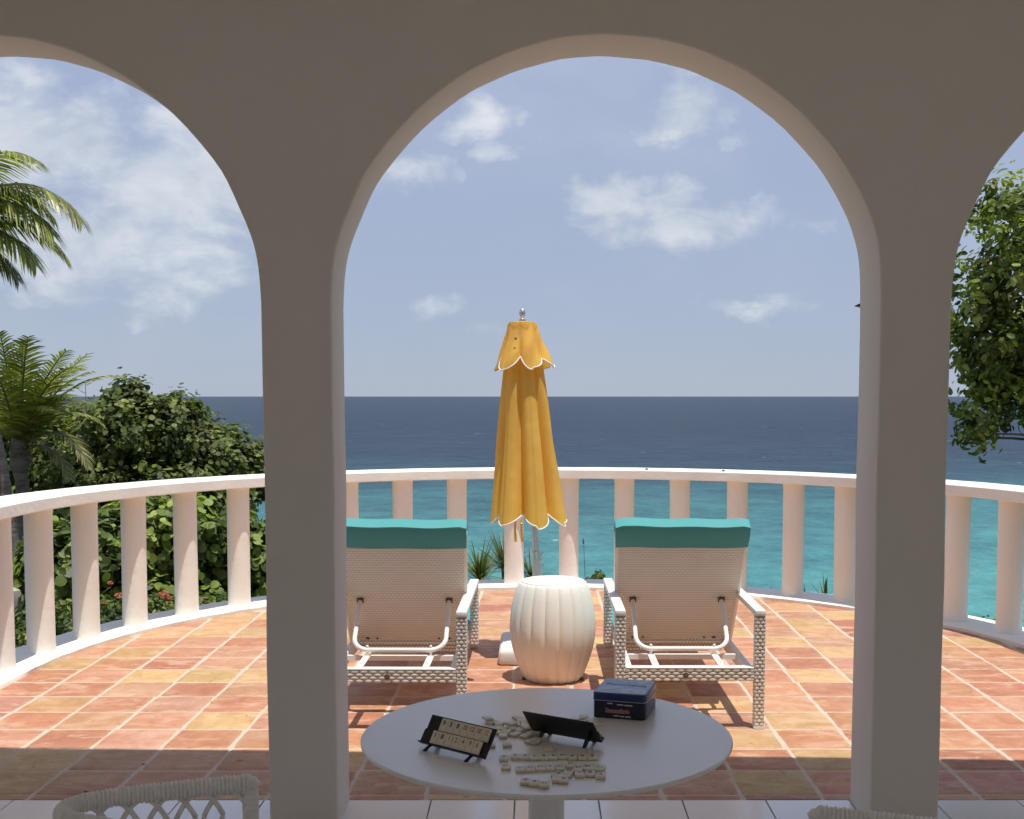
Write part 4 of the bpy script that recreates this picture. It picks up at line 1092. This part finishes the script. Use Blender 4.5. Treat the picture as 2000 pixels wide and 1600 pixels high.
# ------------------------------------------------------------------ tiles lying on the table
def zp(x, y): return gz(960 + x / 8.333, 1370 + y / 8.333, TZ + TT)
ROWA = [(205, 905, '4', 'g', -.05), (385, 885, '5', 'g', .03), (540, 890, '6', 'g', 0), (695, 897, '7', 'g', .02), (850, 892, '8', 'k', 0), (1002, 890, '9', 'k', 0), (1160, 880, '10', 'k', .03), (1320, 895, '4', 'k', -.03), (1480, 890, '5', 'k', .02), (1640, 893, '6', 'k', 0)]
ROWB = [(235, 1052, '10', 'g', 0), (470, 1088, '10', 'g', .06), (632, 1082, '12', 'g', .05), (795, 1073, '13', 'g', .05), (955, 1067, '1', 'g', .03), (1118, 1067, '10', 'g', .04), (1408, 1085, '11', 'k', -.06), (1568, 1066, '12', 'k', -.02), (1765, 1078, '13', 'g', -.25)]
MISC = [(1275, 1018, '11', 'k', -.3, 'turned tile marked 11 just above the end of the second row'), (1258, 1136, '10', 'k', -.22, 'tile marked 10 tucked under the middle of the second row'), (1080, 1182, '9', 'k', -.45, 'tile marked 9 lying askew below the middle of the second row'),
        (1180, 1205, None, 'g', -.7, 'tile half hidden under the askew tile below the second row'), (1430, 1170, '7', 'g', .05, 'faded tile marked 7 starting the short third row'), (1605, 1162, '8', 'k', -.03, 'tile marked 8 in the middle of the short third row'), (1780, 1196, '9', 'g', -.12, 'faded tile ending the short third row at the right'),
        (1065, 1258, None, 'g', -.05, 'plain tile at the left of the lone pair below the rows'), (1175, 1268, '9', 'k', -.02, 'tile marked 9 at the right of the lone pair below the rows'), (550, 1290, '8', 'g', -.08, 'tile marked 8 at the left of the front trio nearest the camera'), (700, 1318, '9', 'g', -.06, 'tile marked 9 in the middle of the front trio nearest the camera'), (860, 1345, '10', 'g', -.06, 'tile marked 10 at the right of the front trio nearest the camera')]
INK = {'g': 'ink_blue_grey', 'k': 'ink_black'}
def lay(x, y, dz=0.0):
    p = zp(x, y); return (p.x, p.y, TZ + .0004 + dz)
for i, (x, y, nmb, k, r) in enumerate(ROWA):
    game_tile(f'cream tile marked {nmb}, {ORD[i]} from left in the long straight row on the table', nmb, INK[k], loc=lay(x, y), rotz=r, group='tiles in the long row', flip=True)
for i, (x, y, nmb, k, r) in enumerate(ROWB):
    game_tile(f'cream tile marked {nmb}, {ORD[i]} from left in the second row nearer the camera', nmb, INK[k], loc=lay(x, y, .0002 if i > 5 else 0), rotz=r, group='tiles in the second row', flip=True)
for i, (x, y, nmb, k, r, lb) in enumerate(MISC):
    game_tile('cream ' + lb, nmb, INK[k], loc=lay(x, y, .0001 * i), rotz=r, group='loose tiles in front of the rows', flip=True)
PILE = [(430, 252, .5), (485, 302, .1), (120, 352, .25), (-8, 318, -.3), (-60, 300, .4), (395, 358, .1), (545, 358, .05), (130, 424, .15), (335, 422, .3), (85, 486, .8), (238, 484, -.15), (190, 545, 0), (450, 452, .5), (560, 440, .3), (385, 520, -.6), (560, 545, -.7), (680, 508, .9), (650, 645, .75), (720, 655, -.35), (255, 682, .08), (-10, 690, .05), (915, 752, .05), (300, 380, .9), (620, 400, .4), (700, 440, -.3), (760, 380, .6), (820, 450, .1), (640, 330, .2), (730, 300, -.5)]
PILE2 = [(1360, 285, -.4), (1510, 240, .15), (1620, 300, .5), (1480, 332, .1), (1690, 365, -.7), (1720, 505, .05), (1420, 400, .4), (1560, 400, -.2), (1300, 350, .2), (1640, 430, .3)]
placed = []
def pile(lst, label, group):
    for i, (x, y, r) in enumerate(lst):
        p = zp(x, y); lvl = 0
        for (qx, qy, ql) in placed:
            if math.hypot(p.x - qx, p.y - qy) < .0225 and ql >= lvl: lvl = ql + 1
        lvl = min(lvl, 2); placed.append((p.x, p.y, lvl))
        game_tile(label, None, None, loc=(p.x, p.y, TZ + .0004 + lvl * (TT + .0002)), rotz=r, group=group)
        o = bpy.data.objects[-1] if False else None
pile(PILE, 'face-down cream tile in the scattered heap behind the two racks', 'face-down tiles in the heap')
pile(PILE2, 'face-down cream tile in the small heap between the plain rack back and the tin', 'face-down tiles by the tin')

# ------------------------------------------------------------------ tin box
fl_, fr_ = gz(1157, 1401, TZ), gz(1261, 1409, TZ); br_ = gz(1283, 1368, TZ)
ux = (fr_ - fl_); BW = ux.length; ang = math.atan2(ux.y, ux.x); BD = .158; BH = .066; LH = .020
tin = thing('tin_box', 'dark blue tin game box with red lettering on the table', 'tin box', (fl_.x, fl_.y, TZ), ang)
def rrect(w, d, r, n=5, ix=0.0):
    P = []
    for cx_, cy_, a0 in ((w - r, r, -PI / 2), (w - r, d - r, 0), (r, d - r, PI / 2), (r, r, PI)):
        for k in range(n + 1):
            a = a0 + PI / 2 * k / n; P.append((cx_ + (r - ix) * math.cos(a), cy_ + (r - ix) * math.sin(a)))
    return P
def rr_stack(levels):
    m_ = MB(); k = None
    for w0, ix, z in levels:
        P = rrect(BW, BD, .012, 5, ix); k = len(P); m_.v += [(x, y, z) for x, y in P]
    for l in range(len(levels) - 1): m_.f += [(l * k + i, l * k + (i + 1) % k, (l + 1) * k + (i + 1) % k, (l + 1) * k + i) for i in range(k)]
    m_.f += [tuple(range(k - 1, -1, -1)), tuple((len(levels) - 1) * k + i for i in range(k))]
    return m_
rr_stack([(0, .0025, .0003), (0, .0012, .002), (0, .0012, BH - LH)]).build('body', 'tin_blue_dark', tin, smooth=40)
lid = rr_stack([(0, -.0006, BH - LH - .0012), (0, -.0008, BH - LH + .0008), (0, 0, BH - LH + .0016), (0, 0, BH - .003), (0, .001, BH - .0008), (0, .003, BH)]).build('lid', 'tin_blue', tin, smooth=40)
m_ = MB(); P = rrect(BW, BD, .012, 5, .0036); m_.add([(x, y, BH + .0002) for x, y in P], [tuple(range(len(P)))]); m_.build('lid_print', 'tin_lid', lid)
b = MB(); P = rrect(BW, BD, .012, 5, -.0011); b.tube([(x, y, BH - LH) for x, y in P + P[:1]], .0008, 6, cap=False); b.build('rim', 'aluminium', lid, smooth=180)
put_text('lettering', 'Rummikub', BW * .155, 'print_navy', lid, (BW * .50, BD * .60, BH + .0006), (0, 0, R(-3)), 1.18)
def quad(name, pts, m, z): 
    q = MB(); q.add([(BW * x, BD * y, z) for x, y in pts], [tuple(range(len(pts)))]); return q.build(name, m, lid)
quad('printed_tile', [(.14, .95), (.38, .93), (.40, .80), (.18, .80)], 'tin_print_pale', BH + .0004)
quad('printed_tile', [(.37, .88), (.58, .86), (.60, .70), (.40, .73)], 'tin_print_pale', BH + .00042)
quad('printed_tile', [(.60, .79), (.76, .92), (.93, .86), (.76, .69)], 'tin_print_pale', BH + .00044)
quad('printed_tile', [(.10, .36), (.44, .46), (.50, .33), (.14, .20)], 'tin_print_pale', BH + .00046)
quad('printed_tile', [(.46, .31), (.92, .38), (.96, .09), (.48, .05)], 'tin_print_pale', BH + .00048)
for s_, x, y, a in (('7', .27, .875, -5), ('13', .49, .79, -8), ('10', .67, .19, 4)): put_text('lettering', s_, BW * .085, 'print_navy', lid, (BW * x, BD * y, BH + .0007), (0, 0, R(a)))
fz = lambda z: -.0004
for dx, dz in ((-.0009, 0), (.0009, 0), (0, .0009), (0, -.0009), (.0007, .0007), (-.0007, -.0007), (.0007, -.0007), (-.0007, .0007)):
    put_text('lettering_outline', 'Rummikub', BW * .098, 'print_white', tin, (BW * .47 + dx, .0007, (BH - LH) * .44 + dz), (PI / 2, R(0), 0), 1.05)
put_text('lettering', 'Rummikub', BW * .098, 'print_red', tin, (BW * .47, .0003, (BH - LH) * .44), (PI / 2, 0, 0), 1.05)
for x0, x1, z in ((.28, .38, .82), (.46, .58, .78), (.60, .75, .77), (.40, .50, .15), (.52, .60, .13), (.62, .72, .13)):
    q = MB(); q.box(BW * x0, BW * x1, .0004, .0010, (BH - LH) * z, (BH - LH) * (z + .055)); q.build('fine_print', 'print_white', tin)

# ------------------------------------------------------------------ wicker armchairs (backs towards the camera side)
def wrapped(path, r, pitch=.0085, amp=.10, seg=12):
    P = [Vector(p) for p in path]; out = [P[0]]; d = [0]
    for a, b_ in zip(P, P[1:]): d.append(d[-1] + (b_ - a).length)
    Ltot = d[-1]; n = int(Ltot / pitch * 4); pts = []; rr = []
    k = 0
    for i in range(n + 1):
        s = Ltot * i / n
        while k < len(d) - 2 and d[k + 1] < s: k += 1
        pts.append(P[k].lerp(P[k + 1], (s - d[k]) / max(1e-6, d[k + 1] - d[k])))
        w = i // 4; ir = random.Random(w * 7 + 3).uniform(-.05, .05)
        rr.append(r * (1 + ir + (amp * .9 if i % 4 == 2 else (amp * .55 if i % 4 in (1, 3) else -amp))))
    m_ = MB(); m_.tube(pts, rr, seg); return m_
RIM = [(0, 0, .70), (-.14, -.055, .702), (-.25, -.10, .703), (-.305, -.132, .703), (-.332, -.168, .702), (-.328, -.203, .699), (-.29, -.230, .696), (-.20, -.262, .693), (-.07, -.305, .692), (.07, -.345, .692), (.17, -.378, .692), (.245, -.388, .690), (.295, -.362, .685), (.325, -.31, .677), (.335, -.245, .668)]
def armchair(label, front, s):
    """horseshoe rim: far arm from the front post to the back and round to the near arm; s = -1 mirrors it"""
    t = thing('wicker_armchair', label, 'armchair', front, 0.0, 'wicker armchairs at the table')
    rim = catmull([(x * s, y, z) for x, y, z in RIM], 6)
    E0, E1 = Vector(rim[0]), Vector(rim[-1])
    rim = [tuple(E0 + Vector((.012 * s, .004, -.014)))] + rim + [tuple(E1 + Vector((.002 * s, .012, -.014)))]
    wrapped(rim, .0185, .0088, .12).build('rim', 'wicker_white', t, smooth=180)
    zr_ = .70
    for e in (E0, E1):
        b = wrapped([(e.x, e.y, .40), (e.x + .004 * s, e.y, .55), (e.x + .004 * s, e.y, zr_ - .012)], .0175, .012, .05); b.build('arm_post', 'wicker_white', t, smooth=180)
    for (x, y) in ((-.01, -.02), (.31, -.25), (-.29, -.19), (.20, -.36)):
        b = MB(); b.tube([(x * s, y, .42), (x * s * 1.0, y, .2), (x * s + .0, y, 0)], [.017, .016, .014], 10); b.build('leg', 'wicker_white', t, smooth=60)
    # lattice of bent canes under the rim
    low = .46; pts = rim[1:-1]; cum = [0]
    for a, b_ in zip(pts, pts[1:]): cum.append(cum[-1] + (Vector(b_) - Vector(a)).length)
    def along(d_):
        d_ = min(max(d_, 0), cum[-1] - 1e-5)
        for k in range(len(cum) - 1):
            if cum[k + 1] >= d_: return Vector(pts[k]).lerp(Vector(pts[k + 1]), (d_ - cum[k]) / max(1e-6, cum[k + 1] - cum[k]))
        return Vector(pts[-1])
    step = .058; k = 0; d0 = .018
    while d0 + step < cum[-1]:
        P = []
        for q in range(13):
            u = q / 12; p = along(d0 - step * .35 + step * 1.7 * u).copy(); p.z = p.z - .012 - .052 * (abs(2 * u - 1) ** 2.0); P.append(p)
        b = MB(); b.tube(P, .0058, 8); b.build('cane', 'wicker_white', t, smooth=180)
        P = []
        for q in range(9):
            u = q / 8; p = along(d0 - step * .35 + step * 1.7 * u).copy(); p.z = p.z - .064 - .13 * math.sin(PI * u); P.append(p)
        b = MB(); b.tube(P, .0055, 7); b.build('cane', 'wicker_white', t, smooth=180)
        d0 += step
    lowr = [(p[0], p[1], low) for p in pts]
    wrapped(lowr, .014, .012).build('seat_rim', 'wicker_white', t, smooth=180)
    b = MB(); P = [(p[0] * .97, p[1] * .98 - .005, .425) for p in pts] ; n_ = len(P)
    b.add(P + [(p[0], p[1], .445) for p in P], [tuple(range(n_)), tuple(range(2 * n_ - 1, n_ - 1, -1))] + [(i, (i + 1) % n_, n_ + (i + 1) % n_, n_ + i) for i in range(n_)])
    b.build('seat', 'wicker_white', t)
    return t
armchair('white wicker armchair at the lower left with lattice under its curved rim', (-.632, 2.540, 0), 1)
armchair('white wicker armchair with only its arm tip showing at the lower right', (.580, 2.340, 0), -1)

# ------------------------------------------------------------------ fallen petals and dry leaves on the terrace
def dry_leaf(label, px, py, s, col):
    p = gz(px, py, .004); b = MB()
    b.add([(-s, 0, .002), (0, s * .5, .006), (s, 0, .003), (0, -s * .5, .005), (0, 0, 0)], [(0, 4, 1), (1, 4, 2), (2, 4, 3), (3, 4, 0)])
    o = b.build('fallen_petal', col); o.location = p; o.rotation_euler = (0, 0, px); tag(o, label, 'petal', 'fallen petals on the terracotta')
dry_leaf('dark shrivelled petal on the terracotta behind the wicker rim', 167, 1548, .012, 'rust_bracket')
dry_leaf('tiny dark petal on a joint left of the left pillar', 413, 1372, .008, 'rust_bracket')
dry_leaf('tiny dark petal on a joint near the porch edge at the left', 280, 1494, .009, 'rust_bracket')
